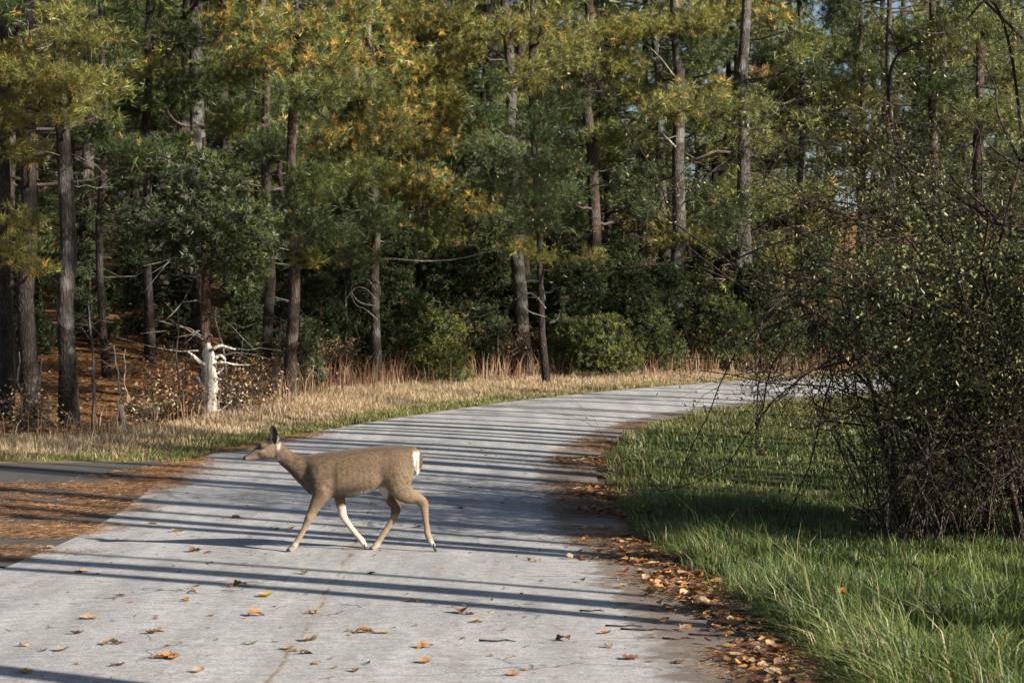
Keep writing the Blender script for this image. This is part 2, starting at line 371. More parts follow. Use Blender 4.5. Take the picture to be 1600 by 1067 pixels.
m, nt, b = new_mat('dark_asphalt'); tc = N(nt, "ShaderNodeTexCoord").outputs["Object"]
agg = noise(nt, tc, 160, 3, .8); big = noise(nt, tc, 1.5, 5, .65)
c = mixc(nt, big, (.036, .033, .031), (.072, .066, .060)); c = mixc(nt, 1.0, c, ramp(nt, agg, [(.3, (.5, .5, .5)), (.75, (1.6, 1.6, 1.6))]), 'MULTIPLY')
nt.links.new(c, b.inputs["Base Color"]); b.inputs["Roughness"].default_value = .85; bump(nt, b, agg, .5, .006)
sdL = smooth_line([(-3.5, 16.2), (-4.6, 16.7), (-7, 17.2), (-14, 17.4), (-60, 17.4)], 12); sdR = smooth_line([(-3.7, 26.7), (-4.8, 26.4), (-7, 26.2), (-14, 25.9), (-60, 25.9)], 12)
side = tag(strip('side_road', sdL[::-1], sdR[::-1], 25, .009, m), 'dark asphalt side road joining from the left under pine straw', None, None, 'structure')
# ------------------------------------------------------------------ DEER
KZ = 4.444
GV = 861.0
DY = (CAMZ - .036) * F / (GV - VH)      # hooves stand on the road surface
def dz(zx, zy):
    u = 350 + zx / KZ; v = 640 + zy / KZ; p = P(u, v, DY); return np.array([p[0], p[2]])
MZ = KZ * F / DY           # zoom pixels per metre
def loft(buf, rings, n=20):
    """rings: (centre xyz, axis a vec, axis b vec) ellipses"""
    th = np.linspace(0, 2 * np.pi, n, endpoint=False); V = []
    for c, a, b, e in rings:
        cs, sn = np.cos(th), np.sin(th)
        cs = np.sign(cs) * np.abs(cs) ** e; sn = np.sign(sn) * np.abs(sn) ** e
        V.append(c[None] + cs[:, None] * a[None] + sn[:, None] * b[None])
    V = np.array(V); m = len(V); v = V.reshape(-1, 3)
    i = np.arange(m - 1)[:, None] * n; j = np.arange(n)[None]; k = (j + 1) % n
    q = np.stack([i + j, i + k, i + n + k, i + n + j], -1).reshape(-1, 4)
    f = [q[:, [0, 1, 2]], q[:, [0, 2, 3]]]
    c0, c1 = V[0].mean(0), V[-1].mean(0); v = np.concatenate([v, [c0, c1]]); jj = np.arange(n); kk = (jj + 1) % n
    f += [np.stack([np.full(n, m * n), kk, jj], 1), np.stack([np.full(n, m * n + 1), (m - 1) * n + jj, (m - 1) * n + kk], 1)]
    f = np.concatenate(f); buf.add(v, f, WHITE)
def smooth_rows(rows, k=4):
    return smooth_line(rows, k)
def body_rows(buf, rows):
    rings = []
    for zx, t, bt, hw in smooth_rows(rows):
        p0, p1 = dz(zx, t), dz(zx, bt); c = (p0 + p1) / 2; r = (p0[1] - p1[1]) / 2
        rings.append((np.array([c[0], DY, c[1]]), np.array([0, hw, 0]), np.array([0, 0, r]), .92))
    loft(buf, rings, 28)
def limb_rows(buf, rows, yo, n=18):
    rows = smooth_rows(rows); C = np.array([[dz(a, b)[0], 0, dz(a, b)[1]] for a, b, r, l in rows])
    T = unit(np.gradient(C, axis=0)); A = np.stack([-T[:, 2], 0 * T[:, 0], T[:, 0]], 1); rings = []
    for k, row in enumerate(rows):
        y0 = yo[0] + (yo[1] - yo[0]) * k / (len(rows) - 1)
        rings.append((C[k] + np.array([0, DY + y0, 0]), A[k] * row[2] / MZ, np.array([0, row[3], 0]), 1.0))
    loft(buf, rings, n)
db = Buf()
body_rows(db, [(540, 345, 525, .045), (575, 316, 568, .084), (620, 304, 596, .118), (680, 294, 610, .142), (750, 285, 611, .155), (830, 275, 602, .168), (910, 266, 592, .176), (990, 257, 576, .178), (1070, 250, 552, .17), (1140, 246, 538, .160), (1200, 244, 528, .155), (1255, 249, 505, .14), (1295, 264, 470, .105), (1322, 305, 420, .05)])
# neck and head
limb_rows(db, [(645, 440, 128, .11), (598, 428, 120, .095), (547, 404, 100, .076), (481, 367, 73, .06), (425, 328, 60, .052), (385, 285, 58, .048), (360, 262, 55, .045)], (0, 0), 20)
rr = []
for zx, t, bt, hw in smooth_rows([(368, 222, 335, .036), (345, 203, 345, .047), (318, 196, 342, .054), (290, 208, 342, .056), (262, 226, 345, .053), (232, 250, 349, .043), (202, 276, 353, .034), (172, 301, 356, .029), (148, 314, 356, .027), (134, 322, 348, .018)]):
    p0, p1 = dz(zx, t), dz(zx, bt); c = (p0 + p1) / 2
    rr.append((np.array([c[0], DY, c[1]]), np.array([0, hw, 0]), np.array([0, 0, (p0[1] - p1[1]) / 2]), .95))
loft(db, rr, 22)
NF = [(700, 455, 95, .045), (697, 530, 82, .05), (678, 590, 62, .047), (650, 645, 46, .041), (622, 700, 35, .034), (599, 746, 31, .031), (578, 792, 23, .024), (549, 850, 19.5, .02), (520, 900, 20, .021), (501, 930, 23, .024), (482, 953, 20, .022), (462, 968, 19, .022)]
FF = [(780, 520, 70, .045), (792, 590, 44, .042), (806, 660, 33, .034), (815, 700, 30, .031), (822, 738, 29, .03), (852, 787, 22, .024), (891, 838, 19.5, .02), (930, 885, 20, .021), (955, 914, 22.5, .023), (970, 940, 18, .021), (977, 958, 15, .020)]
NH = [(1190, 370, 130, .06), (1205, 450, 118, .07), (1225, 525, 92, .063), (1262, 575, 68, .05), (1315, 600, 50, .04), (1360, 618, 40, .033), (1387, 648, 36, .030), (1397, 695, 27, .026), (1403, 750, 21.5, .021), (1411, 810, 21, .021), (1418, 858, 23.5, .024), (1437, 903, 20, .022), (1453, 930, 17, .021), (1464, 945, 14, .019)]
FH = [(1130, 440, 100, .055), (1140, 530, 80, .052), (1160, 605, 60, .043), (1184, 662, 42, .034), (1190, 702, 36, .031), (1174, 752, 26, .025), (1146, 802, 22, .021), (1110, 856, 20.5, .021), (1077, 908, 21.5, .022), (1058, 938, 24, .024), (1040, 960, 20, .022), (1024, 973, 18, .021)]
limb_rows(db, NF, (-.085, -.10)); limb_rows(db, FF, (.085, .08)); limb_rows(db, NH, (-.085, -.08)); limb_rows(db, FH, (.085, .08))
limb_rows(db, [(1275, 280, 24, .03), (1312, 282, 28, .034), (1342, 318, 34, .04), (1349, 360, 33, .04), (1346, 405, 26, .03), (1340, 435, 16, .02), (1340, 458, 5, .006)], (0, 0), 14)
# ears: cupped leaves
def ear(buf, b0, tip, yb, yt, w, face):
    p0 = dz(*b0); p1 = dz(*tip); A = np.array([p0[0], DY + yb, p0[1]]); B = np.array([p1[0], DY + yt, p1[1]])
    ax = B - A; face = unit(np.array(face, float)); sd = unit(np.cross(ax, face)); face = unit(np.cross(sd, ax)); nt_, ns = 11, 9
    for_ = []
    for sgn in (1, -1):
        for i in range(nt_):
            t = i / (nt_ - 1); ww = w * (math.sin(math.pi * min(1, .17 + .83 * t) ** 1.15) ** .75 if t < 1 else 0) * (1 if t > .05 else .9)
            for j in range(ns):
                s = -1 + 2 * j / (ns - 1)
                for_.append(A + ax * t + sd * ww * s + face * (.55 * w * (s * s - .6) * math.sin(math.pi * min(1, .25 + .75 * t)) + sgn * .0055))
    v = np.array(for_); n = nt_ * ns; f = []
    for i in range(nt_ - 1):
        for j in range(ns - 1):
            a = i * ns + j; f += [(a, a + 1, a + ns + 1), (a, a + ns + 1, a + ns)]; f += [(n + a, n + a + ns + 1, n + a + 1), (n + a, n + a + ns, n + a + ns + 1)]
    def edge(a, b_): return [(a, b_, b_ + n), (a, b_ + n, a + n)]
    for j in range(ns - 1): f += edge(j + 1, j); f += edge((nt_ - 1) * ns + j, (nt_ - 1) * ns + j + 1)
    for i in range(nt_ - 1): f += edge(i * ns, (i + 1) * ns); f += edge((i + 1) * ns + ns - 1, i * ns + ns - 1)
    buf.add(v, np.array(f), WHITE)
ear(db, (357, 236), (347, 100), -.040, -.060, .042, (-.35, -1, .1))
ear(db, (338, 232), (326, 106), .035, .06, .036, (-.8, .35, 0))
tmp = link('deer_tmp', db.mesh('deer_tmp', M['needle']))
md = tmp.modifiers.new('r', 'REMESH'); md.mode = 'VOXEL'; md.voxel_size = .007; md.use_smooth_shade = True
md = tmp.modifiers.new('s', 'SMOOTH'); md.factor = .5; md.iterations = 3
dg = bpy.context.evaluated_depsgraph_get(); bm_ = bpy.data.meshes.new_from_object(tmp.evaluated_get(dg), depsgraph=dg)
nv = len(bm_.vertices); co = np.empty(nv * 3, np.float32); bm_.vertices.foreach_get('co', co); co = co.reshape(-1, 3).astype(float)
no = np.empty(nv * 3, np.float32); bm_.vertices.foreach_get('normal', no); no = no.reshape(-1, 3).astype(float)
ne = len(bm_.edges); ed_ = np.empty(ne * 2, np.int32); bm_.edges.foreach_get('vertices', ed_); ed_ = ed_.reshape(-1, 2)
zx = (co[:, 0] / DY * F + UC - 350) * KZ; zy = (VH - (co[:, 2] - CAMZ) / DY * F - 640) * KZ
wS = sst(395, 460, zx) * (1 - sst(1290, 1325, zx)) * (1 - sst(560, 660, zy)); deg = np.bincount(ed_.ravel(), minlength=nv)
for it in range(70):
    acc = np.stack([np.bincount(ed_[:, 0], co[ed_[:, 1], k], nv) + np.bincount(ed_[:, 1], co[ed_[:, 0], k], nv) for k in range(3)], 1) / deg[:, None]
    sgn = .5 if it % 2 == 0 else -.45
    co = co + (wS * sgn if it < 60 else wS * .3)[:, None] * (acc - co)
for it in range(24):
    acc = np.stack([np.bincount(ed_[:, 0], co[ed_[:, 1], k], nv) + np.bincount(ed_[:, 1], co[ed_[:, 0], k], nv) for k in range(3)], 1) / deg[:, None]
    co = co + (wS * .6)[:, None] * (acc - co)
def bl_(cx, cy, rx, ry): return np.exp(-1.6 * (((zx - cx) / rx) ** 2 + ((zy - cy) / ry) ** 2))
rel = .016 * bl_(650, 470, 60, 110) + .010 * bl_(690, 560, 50, 50) - .010 * bl_(765, 480, 36, 120) - .012 * bl_(575, 470, 34, 90) + .018 * bl_(1225, 420, 80, 110) - .016 * bl_(1095, 470, 46, 100) + .006 * bl_(1180, 275, 60, 30) - .006 * bl_(1110, 300, 50, 40)
rel += .006 * bl_(598, 748, 22, 26) + .006 * bl_(1396, 640, 22, 26) + .005 * bl_(1418, 862, 18, 16) + .005 * bl_(502, 930, 18, 16) - .006 * bl_(1330, 640, 30, 24) + .005 * bl_(300, 315, 34, 26) - .005 * bl_(235, 310, 26, 22) + .005 * bl_(268, 240, 24, 14)
for k_ in range(7): rel += .0022 * bl_(800 + 38 * k_, 440 + 4 * k_, 13, 90)
bm_.vertices.foreach_set('co', co.astype(np.float32).ravel()); bm_.update(); bm_.vertices.foreach_get('normal', n0_ := np.empty(nv * 3, np.float32)); n0_ = n0_.reshape(-1, 3).astype(float)
co = co + n0_ * (rel * sst(.15, .6, np.abs(n0_[:, 1])))[:, None]
bm_.vertices.foreach_set('co', co.astype(np.float32).ravel()); bm_.update(); bm_.vertices.foreach_get('normal', no_ := np.empty(nv * 3, np.float32)); no = no_.reshape(-1, 3).astype(float)
old = tmp.data; bpy.data.objects.remove(tmp); bpy.data.meshes.remove(old)
# coat colours and painted under-shade from the place on the body (zoom coordinates)
zx = (co[:, 0] / DY * F + UC - 350) * KZ; zy = (VH - (co[:, 2] - CAMZ) / DY * F - 640) * KZ; yl = co[:, 1] - DY
def lin(a): return np.array(a)
brown = lin((.132, .089, .057)); buff = lin((.205, .148, .098)); dark = lin((.055, .036, .024)); white = lin((.56, .53, .49)); grey = lin((.10, .082, .068)); black = lin((.008, .007, .007))
C = np.broadcast_to(brown, (nv, 3)).copy()
def blend(c, w):
    global C
    w = np.clip(w, 0, 1)[:, None]; C = C * (1 - w) + np.asarray(c)[None] * w
def blob(cx, cy, rx, ry, soft=.35): return 1 - sst(1 - soft, 1 + soft, np.hypot((zx - cx) / rx, (zy - cy) / ry))
wob = 18 * (vnoise(zx, zy, 22) - .5) + 10 * (vnoise(zx, zy, 8) - .5)
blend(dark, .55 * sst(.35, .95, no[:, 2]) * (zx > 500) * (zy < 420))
blend(buff, .55 * sst(380, 520, zy + wob) * (zx > 700) * (zy < 620))
blend(buff, .45 * blob(1230, 470, 90, 90))
blend(dark, .4 * sst(.2, .7, -no[:, 2]) * (zx > 760) * (zx < 980) * (zy > 500) * (zy < 640)); blend(white, .6 * sst(.7, .95, -no[:, 2]) * (zx > 860) * (zx < 1180) * (zy > 480) * (zy < 640))  # dark underside: shade below the chest painted into the coat
blend(white, .8 * (zx > 1060) * (zx < 1140) * (zy > 515) * (zy < 620) * (yl > .02))
# legs
blend(buff, .75 * sst(590, 700, zy + wob) )
blend(lin((.25, .19, .132)), .6 * sst(760, 860, zy + wob))
blend(lin((.47, .39, .33)), .85 * (zx > 745) * (zx < 1000) * sst(668, 676, zy) * (zy < 960) * sst(-.2, .5, -no[:, 1]))
blend(lin((.075, .052, .036)), .85 * (zx > 1130) * (zx < 1230) * (zy > 600) * (1 - sst(720, 745, zy)) * (yl > .02))
for hx, hy in ((500, 945), (962, 930), (1052, 950), (1448, 925)): blend(white, .35 * blob(hx, hy, 32, 32, .6))
# tail and rump
tl = (zx + wob * .4 > 1316 + (zy - 300) * .09) & (zy > 255) & (zy < 470)
blend(white, .95 * tl * sst(275, 310, zy) * (1 - sst(1350, 1366, zx + .02 * (zy - 300))))
blend(dark, .85 * tl * sst(1352, 1366, zx + .02 * (zy - 300) + wob * .3) * (1 - sst(400, 430, zy)))
# neck mottling, throat, head
blend(dark, .35 * sst(.55, .75, vnoise(zx, zy, 26)) * blob(600, 430, 190, 190))
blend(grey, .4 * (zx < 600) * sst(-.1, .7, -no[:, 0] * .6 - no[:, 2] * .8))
blend(white, .7 * blob(380, 340, 16, 14)); blend(white, .75 * blob(383, 235, 12, 45))
blend(lin((.19, .14, .10)), .6 * blob(320, 290, 55, 50)); blend(lin((.22, .18, .15)), .6 * blob(200, 335, 60, 16)); blend(white, .7 * blob(190, 356, 50, 9))
blend(lin((.012, .008, .007)), .96 * blob(303, 215, 54, 30, .2)); blend(lin((.05, .04, .035)), .9 * ((zy < 318 - (zx - 150) * .62 + 12) * (zx < 262) * (zx > 140)))
blend(lin((.28, .235, .19)), .7 * blob(262, 282, 34, 12)); blend(lin((.20, .13, .08)), .6 * blob(285, 238, 25, 10))
blend(lin((.02, .014, .012)), .85 * blob(254, 262, 30, 15)); blend(black, .97 * blob(139, 332, 15, 17, .25)); blend(black, .7 * blob(190, 350, 26, 2.5))
blend(lin((.016, .012, .012)), .9 * blob(345, 165, 40, 62, .2) * (no[:, 1] < .2)); blend(lin((.055, .042, .038)), .75 * blob(352, 180, 13, 30) * (no[:, 1] < 0))
blend(white, .8 * blob(381, 205, 9, 30))
fl = sst(.60, .72, vnoise(zx, zy * .8, 11) * .55 + vnoise(zx + 300, zy, 5) * .45)
blend(dark, .75 * fl * np.maximum(np.maximum(blob(560, 430, 210, 190), .8 * blob(1230, 470, 120, 120)), .5 * blob(700, 560, 120, 90)))
blend(dark, .55 * blob(850, 580, 110, 36) * (yl < .12)); blend(buff, .35 * blob(960, 480, 150, 60, .6)); blend(dark, .5 * sst(.15, .8, -no[:, 0] * .7 - no[:, 2] * .7) * (zx > 380) * (zx < 640) * (zy > 330) * (zy < 600))  # dark elbow patch and neck underside: shade put into the coat colour
C *= (1 + .16 * (vnoise(zx * 1.0, zy * 2.5, 14) - .5) + .12 * (vnoise(zx, zy * 3, 5) - .5))[:, None]
at = bm_.attributes.new("Col", 'FLOAT_COLOR', 'POINT'); at.data.foreach_set("color", np.concatenate([C, np.ones((nv, 1))], 1).astype(np.float32).ravel())
m, nt, b = new_mat('deer_coat'); tc = N(nt, "ShaderNodeTexCoord").outputs["Object"]
fn = noise(nt, mapping(nt, tc, (28, 60, 70)), 3.0, 5, .75)
c = mixc(nt, 1.0, vcol(nt), ramp(nt, fn, [(.25, (.9, .89, .88)), (.75, (1.08, 1.08, 1.08))]), 'MULTIPLY')
nt.links.new(c, b.inputs["Base Color"]); b.inputs["Roughness"].default_value = .75; b.inputs["Specular IOR Level"].default_value = .2
b.inputs["Sheen Weight"].default_value = .15; b.inputs["Sheen Roughness"].default_value = .5
bump(nt, b, fn, .25, .008); M['deer'] = m
dbase = np.array([dz(800, 0)[0], DY, 0.0]); dbase[2] = h(dbase[0], DY) + .036
deer = empty('deer', dbase, 'brown doe walking across the grey road with white rump showing', 'deer')
bm_.vertices.foreach_set('co', (co - dbase).astype(np.float32).ravel()); bm_.materials.clear(); bm_.materials.append(M['deer']); bm_.name = 'body'; bm_.update()
body = link('body', bm_, deer)
# short coat lying back along the body
rng = np.random.default_rng(77); sel = rng.integers(0, nv, 62000); sel = sel[(zy[sel] < 700) & ~((zx[sel] < 240)) & ~(zx[sel] > 1306) & ~((zy[sel] < 240) & (zx[sel] < 380))]
nn_ = no[sel]; flow = np.where((zx[sel] < 560)[:, None], np.array([[.75, 0, -.6]]), np.array([[.85, 0, -.45]])); flow = np.where((zy[sel] > 560)[:, None], np.array([[.2, 0, -1.]]), flow)
tg = unit(flow - (flow * nn_).sum(1)[:, None] * nn_ + .18 * rng.standard_normal((len(sel), 3))); dd = unit(tg + nn_ * .15); ln_ = np.where(zx[sel] > 1300, .02, .019) * (.6 + .6 * rng.random(len(sel)))
sdv = unit(np.cross(dd, nn_)) * .0016; p0 = co[sel] - nn_ * .001
fv = np.stack([p0 - sdv, p0 + sdv, p0 + dd * ln_[:, None]], 1).reshape(-1, 3)
fb = Buf(); fb.add(fv, np.arange(len(fv)).reshape(-1, 3), np.repeat(C[sel] * (1 + .17 * rng.standard_normal((len(sel), 1))).clip(.55, 1.5), 3, 0))
M['fur'] = foliage_mat('deer_fur', .7, .12, .15); part('fur', fb, M['fur'], deer, dbase, kind='stuff')
def plain(name, colr, rough, spec=.5):
    m, nt, b = new_mat(name); tc = N(nt, "ShaderNodeTexCoord").outputs["Object"]
    nt.links.new(mixc(nt, noise(nt, tc, 40, 3), tuple(x * .7 for x in colr), colr), b.inputs["Base Color"])
    b.inputs["Roughness"].default_value = rough; b.inputs["Specular IOR Level"].default_value = spec; return m
M['hoof'] = plain('hoof_horn', (.03, .027, .027), .45); M['eye'] = plain('eye_gloss', (.012, .008, .006), .06, .8)
def ellipsoid(buf, c, r, n=12):
    rings = []
    for t in np.linspace(-.98, .98, n): q = math.sqrt(1 - t * t); rings.append((np.array(c) + np.array([0, 0, r[2] * t]), np.array([r[0] * q, 0, 0]), np.array([0, r[1] * q, 0]), 1.0))
    loft(buf, rings, 14)
for s in (-1, 1):
    eb = Buf(); p = dz(264, 259); ellipsoid(eb, (p[0], DY + s * .0475, p[1]), (.019, .012, .0135)); part('eye', eb, M['eye'], deer, dbase, True)
# cloven hooves: two pointed toes each
for top, toe, yo in (((470, 955), (440, 981), -.10), ((972, 945), (984, 979), .08), ((1030, 962), (1000, 984), .08), ((1456, 932), (1478, 978), -.08)):
    hb = Buf(); a = dz(*top); t = dz(*toe)
    for s in (-1, 1):
        y0 = DY + yo + s * .012; rings = []
        for k, f in enumerate((0, .35, .7, 1.0)):
            cx = a[0] + (t[0] - a[0]) * f; cz = a[1] + (t[1] - a[1]) * f
            r = (.021, .021, .018, .005)[k]; zlow = max(cz - r, h(cx, y0) + .036); zt = max(cz + r, zlow + .006)
            rings.append((np.array([cx, y0, (zlow + zt) / 2]), np.array([0, .0125 - .005 * f, 0]), np.array([0, 0, (zt - zlow) / 2]) + np.array([(r * .5) * (1 if t[0] > a[0] else -1), 0, 0]) * .3, .8))
        loft(hb, rings, 12)
    part('hoof', hb, M['hoof'], deer, dbase, True)
# ------------------------------------------------------------------ TREES
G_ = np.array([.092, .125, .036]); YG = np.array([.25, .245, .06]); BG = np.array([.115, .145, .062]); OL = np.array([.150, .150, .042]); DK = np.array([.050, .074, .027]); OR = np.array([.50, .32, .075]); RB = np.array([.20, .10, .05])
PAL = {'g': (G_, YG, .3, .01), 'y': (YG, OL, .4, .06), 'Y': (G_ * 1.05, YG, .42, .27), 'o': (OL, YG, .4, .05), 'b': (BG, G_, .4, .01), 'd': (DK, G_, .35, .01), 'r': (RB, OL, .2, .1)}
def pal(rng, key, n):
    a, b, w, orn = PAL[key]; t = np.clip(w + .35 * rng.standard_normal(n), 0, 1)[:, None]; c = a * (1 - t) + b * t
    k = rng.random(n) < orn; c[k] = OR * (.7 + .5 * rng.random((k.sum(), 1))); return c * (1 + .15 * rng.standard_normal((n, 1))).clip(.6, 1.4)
def trunk_path(rng, base, top, r0, r1, n=14, wob=.06):
    t = np.linspace(0, 1, n)[:, None]; p = base * (1 - t) + top * t
    w = np.cumsum(rng.standard_normal((n, 2)) * wob, 0); w -= w[0] + (w[-1] - w[0]) * t; p[:, :2] += w
    rad = r0 * (1 - t[:, 0]) + r1 * t[:, 0]; rad[0] *= 1.25; p[0, 2] -= .15
    return p, rad
def on_path(path, z):
    k = np.clip(np.searchsorted(path[:, 2], z) - 1, 0, len(path) - 2); t = np.clip((z - path[k, 2]) / (path[k + 1, 2] - path[k, 2]), 0, 1)
    return path[k] * (1 - t) + path[k + 1] * t
def pad(rng, wood, fol, start, c, rx, ry, rz, key, tsize=.15, dens=1.0, limb_r=.035):
    """a limb from start to a flat cushion of needle tufts round c"""
    c = np.asarray(c, float); L = np.linalg.norm(c - start); t = np.linspace(0, 1, 6)[:, None]
    path = start * (1 - t) + c * t; path[:, 2] += (-.10 * L * np.sin(np.pi * t[:, 0])); path[1:-1] += .03 * L * rng.standard_normal((4, 3)); path[-1, 2] -= rz * .5
    if L > .15: tube(wood, path, np.linspace(limb_r, limb_r * .35, 6), 5)
    n = int(max(14, dens * 9.0 * rx * max(rz, .45 * ry) * 3.14 / (tsize * tsize * 2.2)))
    d = unit(rng.standard_normal((n, 3))); d[:, 2] = np.where(d[:, 2] < 0, d[:, 2] * .75, d[:, 2]); r = rng.random(n)[:, None] ** .42 * rng.uniform(.75, 1.25, (n, 1))
    off = d * r * np.array([rx, ry, rz]); lump = (vnoise(off[:, 0] * 3 + c[0] * 5, off[:, 1] * 3 + c[2] * 5, .55) > .24); off = off[lump]
    n = len(off); E = c + off
    ns = max(4, n // 16); A = path[-1] + (path[-3] - path[-1]) * rng.random((ns, 1)); s = rng.integers(0, n, ns); sticks(wood, A, E[s], .011, .004)
    k2 = rng.integers(0, ns, n); mid = A[k2] * .35 + E * .65; few = rng.random(n) < .12; sticks(wood, mid[few], E[few], .006, .004)
    D = unit(off / np.array([rx, ry, rz])) * .9 + np.array([0, 0, .40]) + .45 * rng.standard_normal((n, 3))
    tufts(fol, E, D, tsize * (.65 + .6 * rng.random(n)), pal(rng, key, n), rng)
def dead_twigs(rng, wood, path, z0, z1, n, L=1.0, r=.014):
    for _ in range(n):
        a = on_path(path, rng.uniform(z0, z1)); az = rng.random() * 6.283; l = L * rng.uniform(.35, 1.2); d = np.array([math.cos(az), math.sin(az), rng.uniform(-.35, .3)])
        k = 5; t = np.linspace(0, 1, k)[:, None]; p = a + d * l * t; p[:, 2] += rng.uniform(-.25, .15) * l * t[:, 0] ** 2; p[1:] += .05 * l * rng.standard_normal((k - 1, 3)); tube(wood, p, np.linspace(r, r * .25, k), 4)
        for _ in range(rng.integers(1, 4)):
            i = rng.integers(1, k - 1); q = p[i] + .4 * l * unit(d + .8 * rng.standard_normal(3)); sticks(wood, p[i:i + 1], q[None], r * .45, r * .15)

def make_tree(name, base, label, cat, group, trunk, limbs, dead, fol, mat, folmat='needle', deadmat='greywood'):
    r = empty(name, base, label, cat, group)
    part('trunk', trunk, mat, r, base, True); part('limbs', limbs, M['twig'], r, base, kind='stuff'); part('dead_branches', dead, M[deadmat], r, base, kind='stuff'); part('crown', fol, M[folmat], r, base, kind='stuff'); return r

# front pines: base column, distance, trunk width in pixels, column at the top of the frame, bark, label, dead twigs
FRONT = [
 (10, 33.4, 26, 4, 'darkbark', 'dark pine with bright low needle cushions at the left forest end', 5),
 (52, 34.2, 34, 46, 'darkbark', 'dark thick pine standing just left of the grey scaly pine', 4),
 (108, 32.6, 34, 100, 'mottledbark', 'thick grey scaly pine trunk nearest the leaning wooden stake', 14),
 (168, 39.0, 15, 166, 'darkbark', 'thin dark pine right behind the grey scaly pine', 4),
 (235, 42.0, 19, 226, 'darkbark', 'dark pine in shade between the grey scaly pine and the cedar tree', 5),
 (425, 40.0, 20, 412, 'pinebark', 'pine with a pale trunk rising just right of the cedar tree', 12),
 (452, 37.6, 22, 470, 'pinebark', 'pine with orange needles and a leaning brown trunk by dry brush', 8),
 (591, 42.6, 16, 584, 'greybark', 'slim pine with orange needles and curling dead branches', 12),
 (655, 49.0, 17, 660, 'darkbark', 'yellow green pine rising behind the rounded cedar bush', 5),
 (823, 48.0, 25, 792, 'greybark', 'grey leaning pine behind the slim dark roadside pine', 7),
 (855, 43.6, 12, 838, 'darkbark', 'slim dark roadside pine with curled dead twigs low down', 8),
 (936, 50.5, 23, 918, 'pinebark', 'two toned pine between the slim roadside pine and straight grey pine', 8),
 (1056, 50.0, 26, 1055, 'greybark', 'straight tall grey pine above the far bend of the road', 9),
 (1158, 50.8, 27, 1162, 'greybark', 'straight pine with thick dark trunk beyond the road bend', 7),
 (1252, 54.5, 14, 1248, 'greybark', 'slender pale pine behind the top of the tangled shrub', 6),
 (1346, 56.5, 11, 1344, 'pinebark', 'very thin pine behind the tangled shrub, between two pale pines', 5),
 (1393, 52.8, 15, 1388, 'greybark', 'pale straight pine rising behind the tangled shrub', 6),
 (1456, 53.5, 18, 1450, 'pinebark', 'brown pine behind the densest part of the tangled shrub', 6),
 (1545, 52.0, 20, 1540, 'pinebark', 'pine farthest along the road behind the tangled shrub', 5),
]
